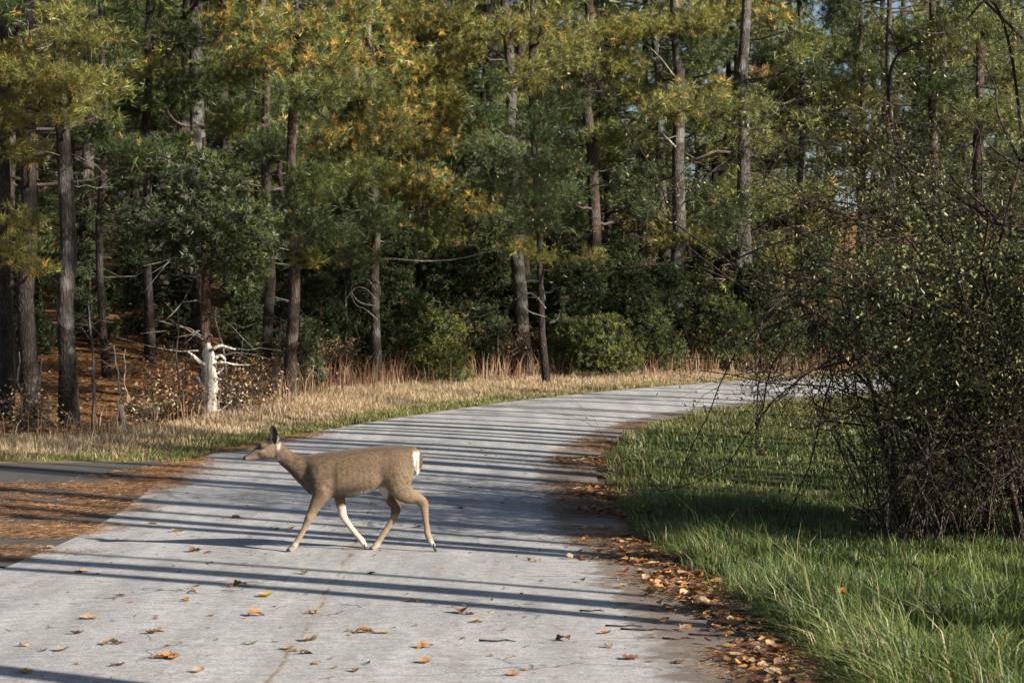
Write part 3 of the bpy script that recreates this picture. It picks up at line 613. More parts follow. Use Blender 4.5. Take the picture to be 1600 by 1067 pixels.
PADS = [
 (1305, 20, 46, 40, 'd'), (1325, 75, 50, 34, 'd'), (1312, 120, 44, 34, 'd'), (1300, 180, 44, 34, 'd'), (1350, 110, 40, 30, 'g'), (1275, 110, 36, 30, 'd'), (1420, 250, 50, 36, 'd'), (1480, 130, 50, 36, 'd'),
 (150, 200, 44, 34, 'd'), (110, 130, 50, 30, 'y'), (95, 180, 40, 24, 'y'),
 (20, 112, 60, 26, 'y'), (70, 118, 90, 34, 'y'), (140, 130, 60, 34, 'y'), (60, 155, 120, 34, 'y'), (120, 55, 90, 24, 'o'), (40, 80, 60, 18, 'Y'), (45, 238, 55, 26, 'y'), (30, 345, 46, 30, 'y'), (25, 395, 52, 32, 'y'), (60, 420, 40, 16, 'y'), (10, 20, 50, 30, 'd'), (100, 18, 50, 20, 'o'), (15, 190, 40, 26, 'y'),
 (190, 40, 50, 30, 'd'), (240, 110, 60, 26, 'o'), (270, 150, 60, 40, 'd'), (200, 165, 40, 30, 'd'), (300, 55, 60, 36, 'd'), (290, 240, 60, 40, 'd'), (210, 250, 60, 40, 'd'), (320, 130, 60, 36, 'd'), (180, 230, 40, 20, 'd'),  # dark pads here: foliage shadow put into the needle colour
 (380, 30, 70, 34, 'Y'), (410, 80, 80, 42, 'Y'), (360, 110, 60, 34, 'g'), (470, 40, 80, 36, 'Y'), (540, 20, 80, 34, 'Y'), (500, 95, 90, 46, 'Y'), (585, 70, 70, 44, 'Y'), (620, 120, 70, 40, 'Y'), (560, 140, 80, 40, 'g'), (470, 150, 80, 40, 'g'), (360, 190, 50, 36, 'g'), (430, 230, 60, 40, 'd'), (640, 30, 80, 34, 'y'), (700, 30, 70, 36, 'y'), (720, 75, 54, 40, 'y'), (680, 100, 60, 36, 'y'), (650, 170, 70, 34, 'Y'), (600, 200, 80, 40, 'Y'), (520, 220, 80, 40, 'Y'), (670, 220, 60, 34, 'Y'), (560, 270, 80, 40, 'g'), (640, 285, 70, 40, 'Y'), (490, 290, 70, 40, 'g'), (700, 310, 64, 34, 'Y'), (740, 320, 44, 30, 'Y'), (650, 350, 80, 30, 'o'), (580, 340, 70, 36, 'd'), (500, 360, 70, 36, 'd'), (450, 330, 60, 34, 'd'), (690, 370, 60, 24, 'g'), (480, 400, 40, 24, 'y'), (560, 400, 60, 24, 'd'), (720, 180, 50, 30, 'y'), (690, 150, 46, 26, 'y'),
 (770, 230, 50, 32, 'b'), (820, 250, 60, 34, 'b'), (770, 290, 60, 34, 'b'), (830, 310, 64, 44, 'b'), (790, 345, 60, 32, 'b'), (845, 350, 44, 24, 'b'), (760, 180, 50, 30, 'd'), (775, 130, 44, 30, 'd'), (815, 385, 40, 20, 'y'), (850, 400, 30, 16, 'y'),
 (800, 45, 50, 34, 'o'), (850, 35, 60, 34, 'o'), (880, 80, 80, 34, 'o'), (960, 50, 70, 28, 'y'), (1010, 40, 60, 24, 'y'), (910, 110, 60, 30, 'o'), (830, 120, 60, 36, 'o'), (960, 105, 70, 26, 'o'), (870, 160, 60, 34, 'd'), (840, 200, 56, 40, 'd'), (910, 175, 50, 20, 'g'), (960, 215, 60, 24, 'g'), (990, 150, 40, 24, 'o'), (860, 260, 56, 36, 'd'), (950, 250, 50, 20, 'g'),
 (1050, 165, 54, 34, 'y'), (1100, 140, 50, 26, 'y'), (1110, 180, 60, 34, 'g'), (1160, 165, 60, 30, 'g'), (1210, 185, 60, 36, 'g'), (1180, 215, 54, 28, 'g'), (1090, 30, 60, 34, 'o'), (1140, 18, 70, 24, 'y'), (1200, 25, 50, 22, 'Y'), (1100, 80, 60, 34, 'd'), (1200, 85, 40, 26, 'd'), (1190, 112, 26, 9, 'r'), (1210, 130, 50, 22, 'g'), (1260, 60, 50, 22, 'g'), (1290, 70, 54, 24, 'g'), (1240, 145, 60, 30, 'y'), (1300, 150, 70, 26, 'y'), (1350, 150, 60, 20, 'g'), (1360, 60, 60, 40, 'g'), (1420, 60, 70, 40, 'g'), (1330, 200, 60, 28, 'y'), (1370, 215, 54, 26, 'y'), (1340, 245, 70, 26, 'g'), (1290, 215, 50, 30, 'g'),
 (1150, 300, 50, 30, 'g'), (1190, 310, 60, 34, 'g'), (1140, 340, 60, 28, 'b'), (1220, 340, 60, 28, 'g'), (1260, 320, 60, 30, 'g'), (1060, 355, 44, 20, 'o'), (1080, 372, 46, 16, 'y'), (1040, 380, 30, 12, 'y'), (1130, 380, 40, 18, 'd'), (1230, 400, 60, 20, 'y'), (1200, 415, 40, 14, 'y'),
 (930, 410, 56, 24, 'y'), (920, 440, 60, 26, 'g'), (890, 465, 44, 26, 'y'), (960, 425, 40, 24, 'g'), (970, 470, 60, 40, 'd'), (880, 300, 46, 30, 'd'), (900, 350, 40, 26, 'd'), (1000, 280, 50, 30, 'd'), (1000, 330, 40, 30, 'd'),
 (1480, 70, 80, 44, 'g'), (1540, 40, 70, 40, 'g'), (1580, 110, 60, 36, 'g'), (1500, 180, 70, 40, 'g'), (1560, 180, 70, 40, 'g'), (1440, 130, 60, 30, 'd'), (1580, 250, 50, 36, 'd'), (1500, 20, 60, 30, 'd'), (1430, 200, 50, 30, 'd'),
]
rng = np.random.default_rng(20)
trees = []
for (ub, d, wpx, ut, bk, lab, nd) in FRONT:
    X = (ub - UC) / F * d; base = np.array([X, d, float(h(X, d))]); r0 = wpx * (.82 if ub < 500 else .9) / F * d / 2
    ztop_frame = CAMZ + VH / F * d; dx = (ut - UC) / F * d - X
    H = ztop_frame - base[2] + rng.uniform(5, 8); top = base + np.array([dx * H / (ztop_frame - base[2]), rng.uniform(-.3, .3), H])
    path, rad = trunk_path(rng, base, top, r0 * 1.08, r0 * .28, 16, .045)
    T = dict(base=base, path=path, d=d, u=ub, ut=ut, r0=r0, trunk=Buf(), limbs=Buf(), dead=Buf(), fol=Buf(), bk=bk, lab=lab, H=H)
    tube(T['trunk'], path, rad, 12, rough=.03, rng=rng)
    dead_twigs(rng, T['dead'], path, base[2] + .8, base[2] + min(7, H * .6), nd, 1.0 if wpx > 14 else .7, .012)
    trees.append(T)
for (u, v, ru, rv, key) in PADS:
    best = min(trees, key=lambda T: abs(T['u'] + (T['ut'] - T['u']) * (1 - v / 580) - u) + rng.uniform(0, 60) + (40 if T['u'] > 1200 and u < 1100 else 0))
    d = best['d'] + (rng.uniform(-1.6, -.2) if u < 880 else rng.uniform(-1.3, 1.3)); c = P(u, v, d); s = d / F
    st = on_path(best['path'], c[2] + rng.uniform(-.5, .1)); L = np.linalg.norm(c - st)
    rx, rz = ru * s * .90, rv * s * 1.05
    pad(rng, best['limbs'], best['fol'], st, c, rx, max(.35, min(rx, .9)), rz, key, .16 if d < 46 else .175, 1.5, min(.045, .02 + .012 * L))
for T in trees:   # upper crown above the frame
    H = T['H']; zt = T['base'][2] + H
    for k in range(20):
        zf = CAMZ + VH / F * T['d'] + .3 + (k / 19) * (zt - CAMZ - VH / F * T['d'] - .4); st = on_path(T['path'], zf); az = k * 2.4 + rng.random(); l = 2.0 * (1 - .75 * k / 19)
        pad(rng, T['limbs'], T['fol'], st, st + np.array([math.cos(az) * l, math.sin(az) * l, .25]), 1.0, 1.0, .45, 'g', .32, .42)
# explicit pale dead branches
def dead_path(T, pts, d, r):
    p = smooth_line([P(u, v, d) for u, v in pts], 5); tube(T['dead'], p, np.linspace(r, r * .3, len(p)), 5)
t8 = trees[7]; t11 = trees[10]
dead_path(t8, [(588, 468), (572, 452), (556, 450), (538, 470)], 42.2, .016); dead_path(t8, [(588, 478), (566, 474), (552, 462), (551, 446), (570, 440)], 42.3, .014); dead_path(t8, [(590, 500), (572, 484), (556, 476), (546, 455)], 42.1, .014); dead_path(t8, [(588, 455), (575, 437), (560, 436)], 42.4, .012); dead_path(t8, [(594, 462), (592, 445), (580, 432), (562, 436)], 42.2, .010)
dead_path(t8, [(585, 404), (620, 405), (660, 408), (705, 406), (745, 398), (775, 391)], 42.0, .022)
dead_path(t11, [(853, 482), (836, 462), (820, 458), (802, 470)], 43.3, .014); dead_path(t11, [(852, 495), (826, 486), (816, 468), (830, 456)], 43.2, .013); dead_path(t11, [(852, 470), (848, 448), (836, 438), (815, 442)], 43.3, .011); dead_path(t11, [(858, 505), (870, 500), (876, 485)], 43.3, .012)
dead_path(trees[12], [(1053, 118), (1030, 88), (1008, 70), (986, 66)], 49.6, .022); dead_path(trees[12], [(1056, 230), (1040, 214), (1025, 205), (940, 195)], 49.7, .03)
for T in trees:
    make_tree('pine_tree', T['base'], T['lab'], 'tree', 'pines along the forest edge', T['trunk'], T['limbs'], T['dead'], T['fol'], M[T['bk']])

# pines deeper in the wood: copied kinds, interior shade put into darker needles
def pine_kind(seed, H, r0, cb, key, key2, tsize, nl, spread=2.0, dens=1.0):
    rng = np.random.default_rng(seed); base = np.zeros(3); top = np.array([rng.uniform(-.4, .4), rng.uniform(-.4, .4), H])
    path, rad = trunk_path(rng, base, top, r0, r0 * .2, 14, .06); tr, li, de, fo = Buf(), Buf(), Buf(), Buf()
    tube(tr, path, rad, 9, rough=.03, rng=rng); dead_twigs(rng, de, path, .8, cb + 1.5, 12, 1.1, .013)
    for k in range(nl):
        t = k / (nl - 1); z0 = cb + (H - cb - .3) * t; st = on_path(path, z0); az = k * 2.399 + rng.uniform(-.4, .4); l = spread * (1 - .8 * t ** 1.5) * rng.uniform(.6, 1.15)
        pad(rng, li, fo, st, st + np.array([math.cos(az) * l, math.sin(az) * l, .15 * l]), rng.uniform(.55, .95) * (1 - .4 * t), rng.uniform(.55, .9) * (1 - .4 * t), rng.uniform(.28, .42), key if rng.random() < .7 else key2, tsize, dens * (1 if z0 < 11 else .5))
    return tr, li, de, fo
KINDS = []
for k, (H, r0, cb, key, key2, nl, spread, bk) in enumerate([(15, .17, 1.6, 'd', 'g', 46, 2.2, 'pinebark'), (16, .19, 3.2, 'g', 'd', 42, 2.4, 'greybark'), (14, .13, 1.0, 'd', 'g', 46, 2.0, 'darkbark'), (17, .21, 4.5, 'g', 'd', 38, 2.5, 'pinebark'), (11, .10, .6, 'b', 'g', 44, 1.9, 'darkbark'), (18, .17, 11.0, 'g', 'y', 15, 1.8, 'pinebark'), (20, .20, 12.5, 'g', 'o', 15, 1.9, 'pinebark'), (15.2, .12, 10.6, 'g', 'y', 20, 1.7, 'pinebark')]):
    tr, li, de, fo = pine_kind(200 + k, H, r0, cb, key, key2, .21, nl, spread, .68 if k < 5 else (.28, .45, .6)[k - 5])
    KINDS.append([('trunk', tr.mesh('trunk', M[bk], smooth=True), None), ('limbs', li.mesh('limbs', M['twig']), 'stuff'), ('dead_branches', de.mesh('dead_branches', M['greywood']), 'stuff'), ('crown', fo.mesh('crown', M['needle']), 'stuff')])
def put_pine(kind, x, y, s, rz, label, group, name='pine_tree'):
    r = empty(name, (x, y, float(h(x, y)) - .03), label, 'tree', group); r.scale = (s, s, s); r.rotation_euler = (0, 0, rz)
    for nme, me, kd in KINDS[kind]:
        o = link(nme, me, r)
        if kd: o['kind'] = kd
    return r
NEAR = ['the left end of the forest edge', 'the dark thick pine', 'the grey scaly pine', 'the thin dark pine', 'the cedar tree', 'the pale pine by the cedar', 'the leaning brown trunk', 'the slim pine with curling dead branches', 'the yellow green pine', 'the grey leaning pine', 'the slim dark roadside pine', 'the two toned pine', 'the straight tall grey pine', 'the thick dark trunk at the bend', 'the slender pale pine', 'the very thin pine', 'the pale straight pine', 'the densest shrub', 'the last pine along the road']
def deep_label(k, x, y):
    u = UC + x / y * F; i = min(range(len(trees)), key=lambda i: abs((80, 52, 108, 168, 235, 425, 452, 591, 655, 823, 855, 936, 1056, 1158, 1252, 1346, 1393, 1456, 1545)[i] - u))
    return ('brown barked', 'grey barked', 'dark low branched', 'tall thick trunked', 'short bluish')[k] + ' pine ' + ('close', 'farther', 'far')[0 if y < 52 else 1 if y < 68 else 2] + ' behind ' + NEAR[i]
rng = np.random.default_rng(9); spots = [(T['base'][0], T['base'][1]) for T in trees]; tries = 0; placed = 0
while placed < 150 and tries < 6000:
    tries += 1; y = rng.uniform(36, 100) if placed > 40 else rng.uniform(36, 60); x = rng.uniform(-.27 * y - 2, .27 * y + 4)
    if not inpoly(forest_poly, np.array([x]), np.array([y]))[0]: continue
    if polydist(FOREST, np.array([x]), np.array([y]))[0] < 3.2: continue
    if min(math.hypot(x - a, y - b) for a, b in spots) < (1.7 if y < 60 else 2.2): continue
    if x < -5 and y < 47 and rng.random() < .55: continue
    if x < -4 and y < 44: k = int(rng.choice([1, 3]))
    else: k = int(rng.choice(5, p=[.25, .2, .25, .15, .15]))
    spots.append((x, y)); placed += 1
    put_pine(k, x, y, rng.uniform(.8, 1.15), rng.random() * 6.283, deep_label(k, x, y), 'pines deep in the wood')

# pines beside the road to the right of the camera: their trunks throw the stripes of shade on the road
rng = np.random.default_rng(31)
STRIPES = [  # pixel on the road crossed by the shade, trunk scale, distance from there to the tree
 (60, 1060, .9, 8.5), (640, 948, .75, 9.5), (700, 928, 1.25, 11.5), (640, 912, .55, 13.5), (700, 898, .75, 10.0),
 (300, 795, 1.3, 17), (620, 785, .6, 14.5), (760, 768, .9, 18), (700, 748, 1.0, 15.5), (800, 735, .7, 20), (780, 722, 1.1, 17.5), (700, 708, .8, 21), (820, 695, 1.0, 19), (740, 684, .8, 23), (860, 672, 1.0, 21), (760, 662, .7, 25),
 (1250, 700, 1.3, 14.5), (1200, 765, 1.2, 12), (1250, 830, 1.5, 9.5), (1150, 890, 1.0, 7.5), (1350, 900, 1.2, 6.5), (1300, 790, 1.3, 13.0), (1100, 725, 1.2, 16.5), (760, 775, .5, 12.5), (500, 700, .9, 20.5), (640, 672, .9, 24), (820, 755, .7, 16.2), (560, 830, .5, 12),
]
nrm0 = np.array([-S2[1], S2[0]]); FN = FOREST @ nrm0; EDGE = []
for nv_ in np.arange(27.9, 45, 1.25):
    kk = np.where((FN[:-1] <= nv_) & (FN[1:] > nv_) & (FOREST[:-1, 0] > -7) & (FOREST[:-1, 0] < 12))[0]
    if len(kk): EDGE.append(FOREST[kk[0]])
LEFTSHADE = [(-9.8, 34), (-11, 33), (-5.0, 40), (-3.0, 43), (-9.4, 32.5)]  # forest points to darken; unseen pines are added sunward of them
for (u, v, s, L) in STRIPES:
    g = gp(u, v); nrm = np.array([-S2[1], S2[0]]); sn = np.array([-4.83, 33.9])
    if abs(nrm @ (g - sn)) < 2.3: L = rng.uniform(16.5, 20) - S2 @ (g - sn)
    dr_ = np.array([-1.55, DY]); off = abs(nrm @ (g - dr_))
    if off < .8: continue
    if off < 2.2: L = min(L, 17.5 - S2 @ (g - dr_))
    x, y = g + S2 * L; k = 5 if rng.random() < .5 else 6
    r = put_pine(k, x, y, 1.0, rng.random() * 6.283, 'tall bare trunked pine in the roadside grove whose trunks shade the road', 'roadside grove pines')
    r.scale = (s * .85, s * .85, 1.0)
for (x, y) in EDGE:  # unseen pines, crown height and distance set to shade the forest foot
    x, y = np.array([x, y]) + S2 * rng.uniform(18.8, 20.6)
    put_pine(7, x, y, 1.0, rng.random() * 6.283, 'shorter unseen pine of the roadside grove placed to shade the foot of the forest edge', 'roadside grove pines')
for (x, y) in LEFTSHADE:
    x, y = np.array([x, y]) + S2 * rng.uniform(29, 35)
    put_pine(6, x, y, 1.0, rng.random() * 6.283, 'taller unseen pine added farther back in the roadside grove to shade the forest floor', 'roadside grove pines')
# ------------------------------------------------------------------ CEDARS
CG = np.array([.070, .095, .042]); CGY = np.array([.165, .175, .125]); CY = np.array([.105, .115, .030])
def cedar_pad(rng, wood, fol, start, c, rx, ry, rz, cols, w, ts=.10, dens=1.0):
    c = np.asarray(c, float); t = np.linspace(0, 1, 5)[:, None]; path = start * (1 - t) + c * t; path[1:-1] += .04 * rng.standard_normal((3, 3)); tube(wood, path, np.linspace(.03, .008, 5), 5)
    n = int(dens * 900 * rx * max(rz, .4 * ry)); d = unit(rng.standard_normal((n, 3))); r = rng.random(n)[:, None] ** .45; off = d * r * np.array([rx, ry, rz]); off[:, 2] += .3 * rz * (1 - r[:, 0])
    lump = vnoise(off[:, 0] * 2 + c[0] * 7, off[:, 2] * 2 + c[2] * 7 + off[:, 1], .28) > .36; off = off[lump]; n = len(off); E = c + off
    s = rng.integers(0, n, max(6, n // 10)); sticks(wood, np.repeat(path[-2:-1], len(s), 0), E[s], .008, .003)
    D = unit(off) + np.array([0, 0, .5]) + .4 * rng.standard_normal((n, 3)); cc = pick(rng, n, cols, w) * (1 + .2 * rng.standard_normal((n, 1))).clip(.5, 1.5)
    tufts(fol, E, D, ts * (.7 + .6 * rng.random(n)), cc, rng, CEDAR_T)
rng = np.random.default_rng(44)
d = 35.5; X = (320 - UC) / F * d; base = np.array([X, d, float(h(X, d))]); tr, li, de, fo = Buf(), Buf(), Buf(), Buf()
topc = P(318, 215, d); path, rad = trunk_path(rng, base, topc, .115, .03, 12, .03); tube(tr, path, rad, 10, rough=.05, rng=rng)
for (u, v, ru, rv) in ((200, 335, 44, 26), (245, 340, 60, 34), (250, 375, 60, 36), (300, 355, 50, 34), (340, 355, 50, 34), (380, 345, 50, 36), (400, 385, 44, 34), (360, 400, 44, 32), (375, 435, 36, 30), (300, 300, 60, 40), (340, 270, 50, 40), (280, 260, 40, 34), (230, 390, 34, 24), (320, 405, 50, 26), (395, 420, 30, 26), (200, 370, 34, 22), (410, 330, 34, 30)):
    c = P(u, v, d - rng.uniform(0, 1.0)); s = d / F; cedar_pad(rng, li, fo, on_path(path, c[2] - .3), c, ru * s * 1.1, .55, rv * s * 1.05, (CG, CGY, CY), (.5, .35, .15) if u < 330 else (.6, .1, .3), .10, 1.2)  # left pads paler: the lit side is put into the foliage colour
dead_twigs(rng, de, path, base[2] + .8, base[2] + 2.6, 16, 1.3, .014)
make_tree('cedar_tree', base, 'dark grey green cedar tree with spreading crown behind the bleached snag', 'tree', None, tr, li, de, fo, M['redbark'], 'cedar')
def cedar_bush(ub, d, W, Ht, label, cols, w, seed, name='cedar_bush'):
    rng = np.random.default_rng(seed); X = (ub - UC) / F * d; base = np.array([X, d, float(h(X, d))]); tr, li, fo = Buf(), Buf(), Buf()
    path, rad = trunk_path(rng, base, base + np.array([0, 0, Ht]), .04, .01, 8, .03); tube(tr, path, rad, 7)
    for k in range(15):
        t = (k + .5) / 15; r = W * (1 - t) ** .6 * rng.uniform(.45, .9); az = k * 2.4 + rng.random(); st = on_path(path, base[2] + Ht * t * .9 + .05)
        cedar_pad(rng, li, fo, st, st + np.array([math.cos(az) * r * .7, math.sin(az) * r * .7, .1 * r + .08]), .42 * W + .08, .42 * W + .08, .22 * Ht * (1 - .4 * t), cols, w, .095, .8)
    r = empty(name, base, label, 'bush', 'cedar bushes at the forest edge'); part('trunk', tr, M['redbark'], r, base, True); part('limbs', li, M['twig'], r, base, kind='stuff'); part('foliage', fo, M['cedar'], r, base, kind='stuff')
YC = np.array([.125, .135, .035])
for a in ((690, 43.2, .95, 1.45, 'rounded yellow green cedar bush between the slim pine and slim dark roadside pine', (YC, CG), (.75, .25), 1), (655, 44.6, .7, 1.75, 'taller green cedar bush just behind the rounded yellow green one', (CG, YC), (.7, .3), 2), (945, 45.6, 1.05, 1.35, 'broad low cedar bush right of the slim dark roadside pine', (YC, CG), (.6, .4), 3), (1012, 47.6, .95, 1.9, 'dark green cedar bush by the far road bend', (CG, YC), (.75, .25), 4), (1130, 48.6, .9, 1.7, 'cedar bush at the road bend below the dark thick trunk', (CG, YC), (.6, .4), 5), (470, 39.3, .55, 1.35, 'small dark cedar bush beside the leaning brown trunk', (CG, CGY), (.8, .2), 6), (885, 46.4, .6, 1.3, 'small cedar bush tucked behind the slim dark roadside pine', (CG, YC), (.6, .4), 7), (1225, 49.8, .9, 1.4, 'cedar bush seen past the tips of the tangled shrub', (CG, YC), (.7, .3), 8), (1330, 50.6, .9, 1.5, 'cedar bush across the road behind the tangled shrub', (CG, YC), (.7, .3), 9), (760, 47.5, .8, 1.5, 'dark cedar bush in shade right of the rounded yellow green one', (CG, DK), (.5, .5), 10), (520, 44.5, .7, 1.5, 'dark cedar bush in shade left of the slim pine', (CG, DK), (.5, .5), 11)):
    cedar_bush(*a)

UND = []
for k, (W, Ht) in enumerate(((1.0, 2.6), (.8, 3.4), (1.2, 2.0))):
    rng = np.random.default_rng(300 + k); tr, li, fo = Buf(), Buf(), Buf(); base = np.zeros(3); path, rad = trunk_path(rng, base, np.array([0, 0, Ht]), .05, .01, 8, .04); tube(tr, path, rad, 7)
    for j in range(22):
        t = (j + .5) / 22; r = W * (1 - t) ** .5 * rng.uniform(.4, .95); az = j * 2.4 + rng.random(); st = on_path(path, Ht * t * .92 + .05)
        cedar_pad(rng, li, fo, st, st + np.array([math.cos(az) * r * .8, math.sin(az) * r * .8, .1 * r]), .36 * W + .1, .36 * W + .1, .24, (DK * .8, CG * .8, RB * .4), (.62, .33, .05), .12, .9)  # colours dimmed: understory shade is put into the foliage
    UND.append((tr.mesh('trunk', M['redbark'], smooth=True), li.mesh('limbs', M['twig']), fo.mesh('foliage', M['cedar'])))
rng = np.random.default_rng(301)
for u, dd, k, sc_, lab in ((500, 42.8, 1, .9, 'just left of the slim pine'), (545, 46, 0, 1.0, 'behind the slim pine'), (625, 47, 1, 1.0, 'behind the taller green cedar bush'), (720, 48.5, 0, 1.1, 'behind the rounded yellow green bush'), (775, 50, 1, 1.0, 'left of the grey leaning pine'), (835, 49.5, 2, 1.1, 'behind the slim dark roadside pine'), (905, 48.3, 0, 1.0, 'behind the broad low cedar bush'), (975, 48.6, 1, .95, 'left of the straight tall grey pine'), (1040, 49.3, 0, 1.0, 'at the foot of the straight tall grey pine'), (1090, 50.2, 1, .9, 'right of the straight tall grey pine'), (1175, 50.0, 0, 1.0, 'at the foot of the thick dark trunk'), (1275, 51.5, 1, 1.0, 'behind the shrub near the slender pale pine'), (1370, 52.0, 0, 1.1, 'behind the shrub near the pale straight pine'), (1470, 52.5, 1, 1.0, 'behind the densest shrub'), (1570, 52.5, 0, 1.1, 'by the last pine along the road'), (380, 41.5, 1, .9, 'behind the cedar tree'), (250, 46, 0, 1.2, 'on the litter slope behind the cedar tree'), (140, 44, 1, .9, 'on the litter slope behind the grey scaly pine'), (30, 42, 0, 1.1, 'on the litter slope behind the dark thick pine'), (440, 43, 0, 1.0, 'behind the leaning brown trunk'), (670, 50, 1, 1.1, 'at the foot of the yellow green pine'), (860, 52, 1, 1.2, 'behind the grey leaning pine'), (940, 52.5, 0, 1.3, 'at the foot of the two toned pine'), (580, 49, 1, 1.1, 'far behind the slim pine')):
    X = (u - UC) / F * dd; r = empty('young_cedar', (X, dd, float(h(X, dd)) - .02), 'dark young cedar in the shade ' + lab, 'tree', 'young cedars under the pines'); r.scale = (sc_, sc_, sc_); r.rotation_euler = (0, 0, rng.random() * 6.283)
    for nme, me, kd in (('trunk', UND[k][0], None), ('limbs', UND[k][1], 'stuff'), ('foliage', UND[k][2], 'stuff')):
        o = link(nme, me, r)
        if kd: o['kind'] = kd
# ------------------------------------------------------------------ SNAG, STAKE, SAPLINGS, DRY BRUSH
rng = np.random.default_rng(55)
d = float(gp(325, 652)[1]); X = (325 - UC) / F * d; base = np.array([X, d, float(h(X, d))]); tr = Buf(); s = d / F
pts = smooth_line([P(324, 656, d), P(325, 630, d), P(328, 600, d), P(327, 575, d), P(326, 555, d), P(323, 536, d)], 5); tube(tr, pts, np.interp(np.linspace(0, 1, len(pts)), [0, .12, .5, .8, 1], np.array([17, 12.5, 12, 10, 5]) * s * 1.02), 10, rough=.10, rng=rng)
r = empty('dead_snag', base, 'short bleached white dead snag with broken branch stubs beside the grass', 'snag'); part('trunk', tr, M['deadwood'], r, base, True)
for pts, r0 in (([(322, 570), (312, 566), (302, 556), (292, 549)], 4), ([(320, 605), (312, 596), (308, 588)], 5), ([(332, 545), (345, 540), (356, 543), (368, 546)], 3), ([(334, 560), (345, 556), (352, 562)], 3.5), ([(334, 570), (348, 566), (370, 570), (390, 570)], 2), ([(332, 585), (342, 582), (350, 572), (352, 563)], 2), ([(320, 572), (314, 574)], 5), ([(336, 590), (346, 592)], 1.5), ([(326, 640), (312, 634), (300, 622)], 2), ([(330, 642), (345, 640), (362, 626)], 2), ([(328, 645), (350, 648)], 2.2)):
    bb = Buf(); q = smooth_line([P(u, v, d - rng.uniform(0, .15)) for u, v in pts], 4); tube(bb, q, np.linspace(r0, r0 * .5, len(q)) * s, 6, rough=.1, rng=rng); part('branch_stub', bb, M['deadwood'], r, base, True)
g = gp(200, 673); d = g[1]; base = np.array([g[0], d, float(h(*g))]); tr = Buf(); a = np.array([g[0], d, base[2] - .1]); t_ = P(187, 632, d); tube(tr, np.linspace(a, t_, 6), np.linspace(.052, .045, 6), 8, rough=.06, rng=rng)
o = link('wooden_stake', tr.mesh('wooden_stake', M['greywood'], base, True), None, base); tag(o, 'short weathered wooden stake leaning at the edge of dry grass', 'stake')
def sapling(u0, v0, u1, v1, rpx, label, mat, seed, nt_=6, dd=None):
    rng = np.random.default_rng(seed); g = gp(u0, v0); d = g[1] if dd is None else dd; X = (u0 - UC) / F * d; base = np.array([X, d, float(h(X, d))])
    tip = P(u1, v1, d); path, rad = trunk_path(rng, base, tip, rpx / F * d / 2, rpx / F * d / 2 * .35, 9, .03); tr, tw = Buf(), Buf(); tube(tr, path, rad, 7); dead_twigs(rng, tw, path, base[2] + .5, tip[2], nt_, .6, .008)
    r = empty('bare_sapling', base, label, 'sapling', 'bare saplings at the forest edge'); part('trunk', tr, mat, r, base, True); part('twigs', tw, M['twig'], r, base, kind='stuff')
sapling(147, 675, 138, 470, 7, 'bare grey sapling left of the wooden stake', M['greybark'], 1)
sapling(193, 655, 178, 540, 5, 'bare leaning sapling rising behind the wooden stake', M['greywood'], 2)
sapling(197, 635, 196, 545, 3, 'thin upright bare stem right behind the wooden stake', M['greywood'], 3)
sapling(276, 640, 274, 470, 4, 'thin pale bare sapling left of the bleached snag', M['greywood'], 4)
sapling(289, 632, 288, 490, 3, 'thinnest pale sapling just left of the bleached snag', M['greywood'], 5)
sapling(365, 630, 337, 480, 5, 'bare stem leaning left over the bleached snag', M['greywood'], 6)
sapling(427, 622, 438, 495, 5, 'pale bare sapling beside the leaning brown trunk', M['greywood'], 7)
sapling(60, 668, 66, 560, 4, 'bare forked sapling at the foot of the dark thick pine', M['greywood'], 8)
sapling(35, 672, 30, 550, 5, 'bare grey sapling left of the dark thick pine foot', M['greywood'], 9)
sapling(540, 596, 538, 400, 5, 'bare sapling in shade left of the slim pine', M['greybark'], 10)
sapling(780, 590, 776, 470, 4, 'bare sapling in shade left of the slim dark roadside pine', M['twig'], 11)
def brush(u, v, W, Ht, n, cols, w, label, seed, leafy=1.0, name='dry_brush', mat='twig', L=.06):
    rng = np.random.default_rng(seed); g = gp(u, v); base = np.array([g[0], g[1], float(h(*g))]); st, lf = Buf(), Buf()
    for k in range(n):
        az = rng.random() * 6.283; r = W * rng.random() ** .5; b0 = base + np.array([.3 * r * math.cos(az), .3 * r * math.sin(az), -.03]); e = base + np.array([r * math.cos(az), r * math.sin(az), Ht * rng.uniform(.45, 1)])
        t = np.linspace(0, 1, 6)[:, None]; p = b0 * (1 - t) + e * t; p[:, 2] += .2 * Ht * np.sin(np.pi * t[:, 0]) * rng.random(); p[1:] += .03 * rng.standard_normal((5, 3)); tube(st, p, np.linspace(.007, .002, 6), 3)
        m_ = int(14 * leafy); i = rng.integers(1, 6, m_); q = p[i] + .05 * rng.standard_normal((m_, 3)); e2 = q + .12 * rng.standard_normal((m_, 3)); sticks(st, p[i], e2, .003, .0015)
        D = rng.standard_normal((m_, 3)); leaf_cards(lf, e2, D, rng.standard_normal((m_, 3)), L * (.6 + .8 * rng.random(m_)), L * .55, pick(rng, m_, cols, w) * (1 + .25 * rng.standard_normal((m_, 1))).clip(.5, 1.6))
    r = empty(name, base, label, 'brush', 'dry brush at the forest edge'); part('stems', st, M[mat], r, base, kind='stuff'); part('leaves', lf, M['litter'], r, base, kind='stuff')
TAN = np.array([.34, .22, .11]); RUST = np.array([.30, .13, .05]); PALE = np.array([.45, .36, .24])
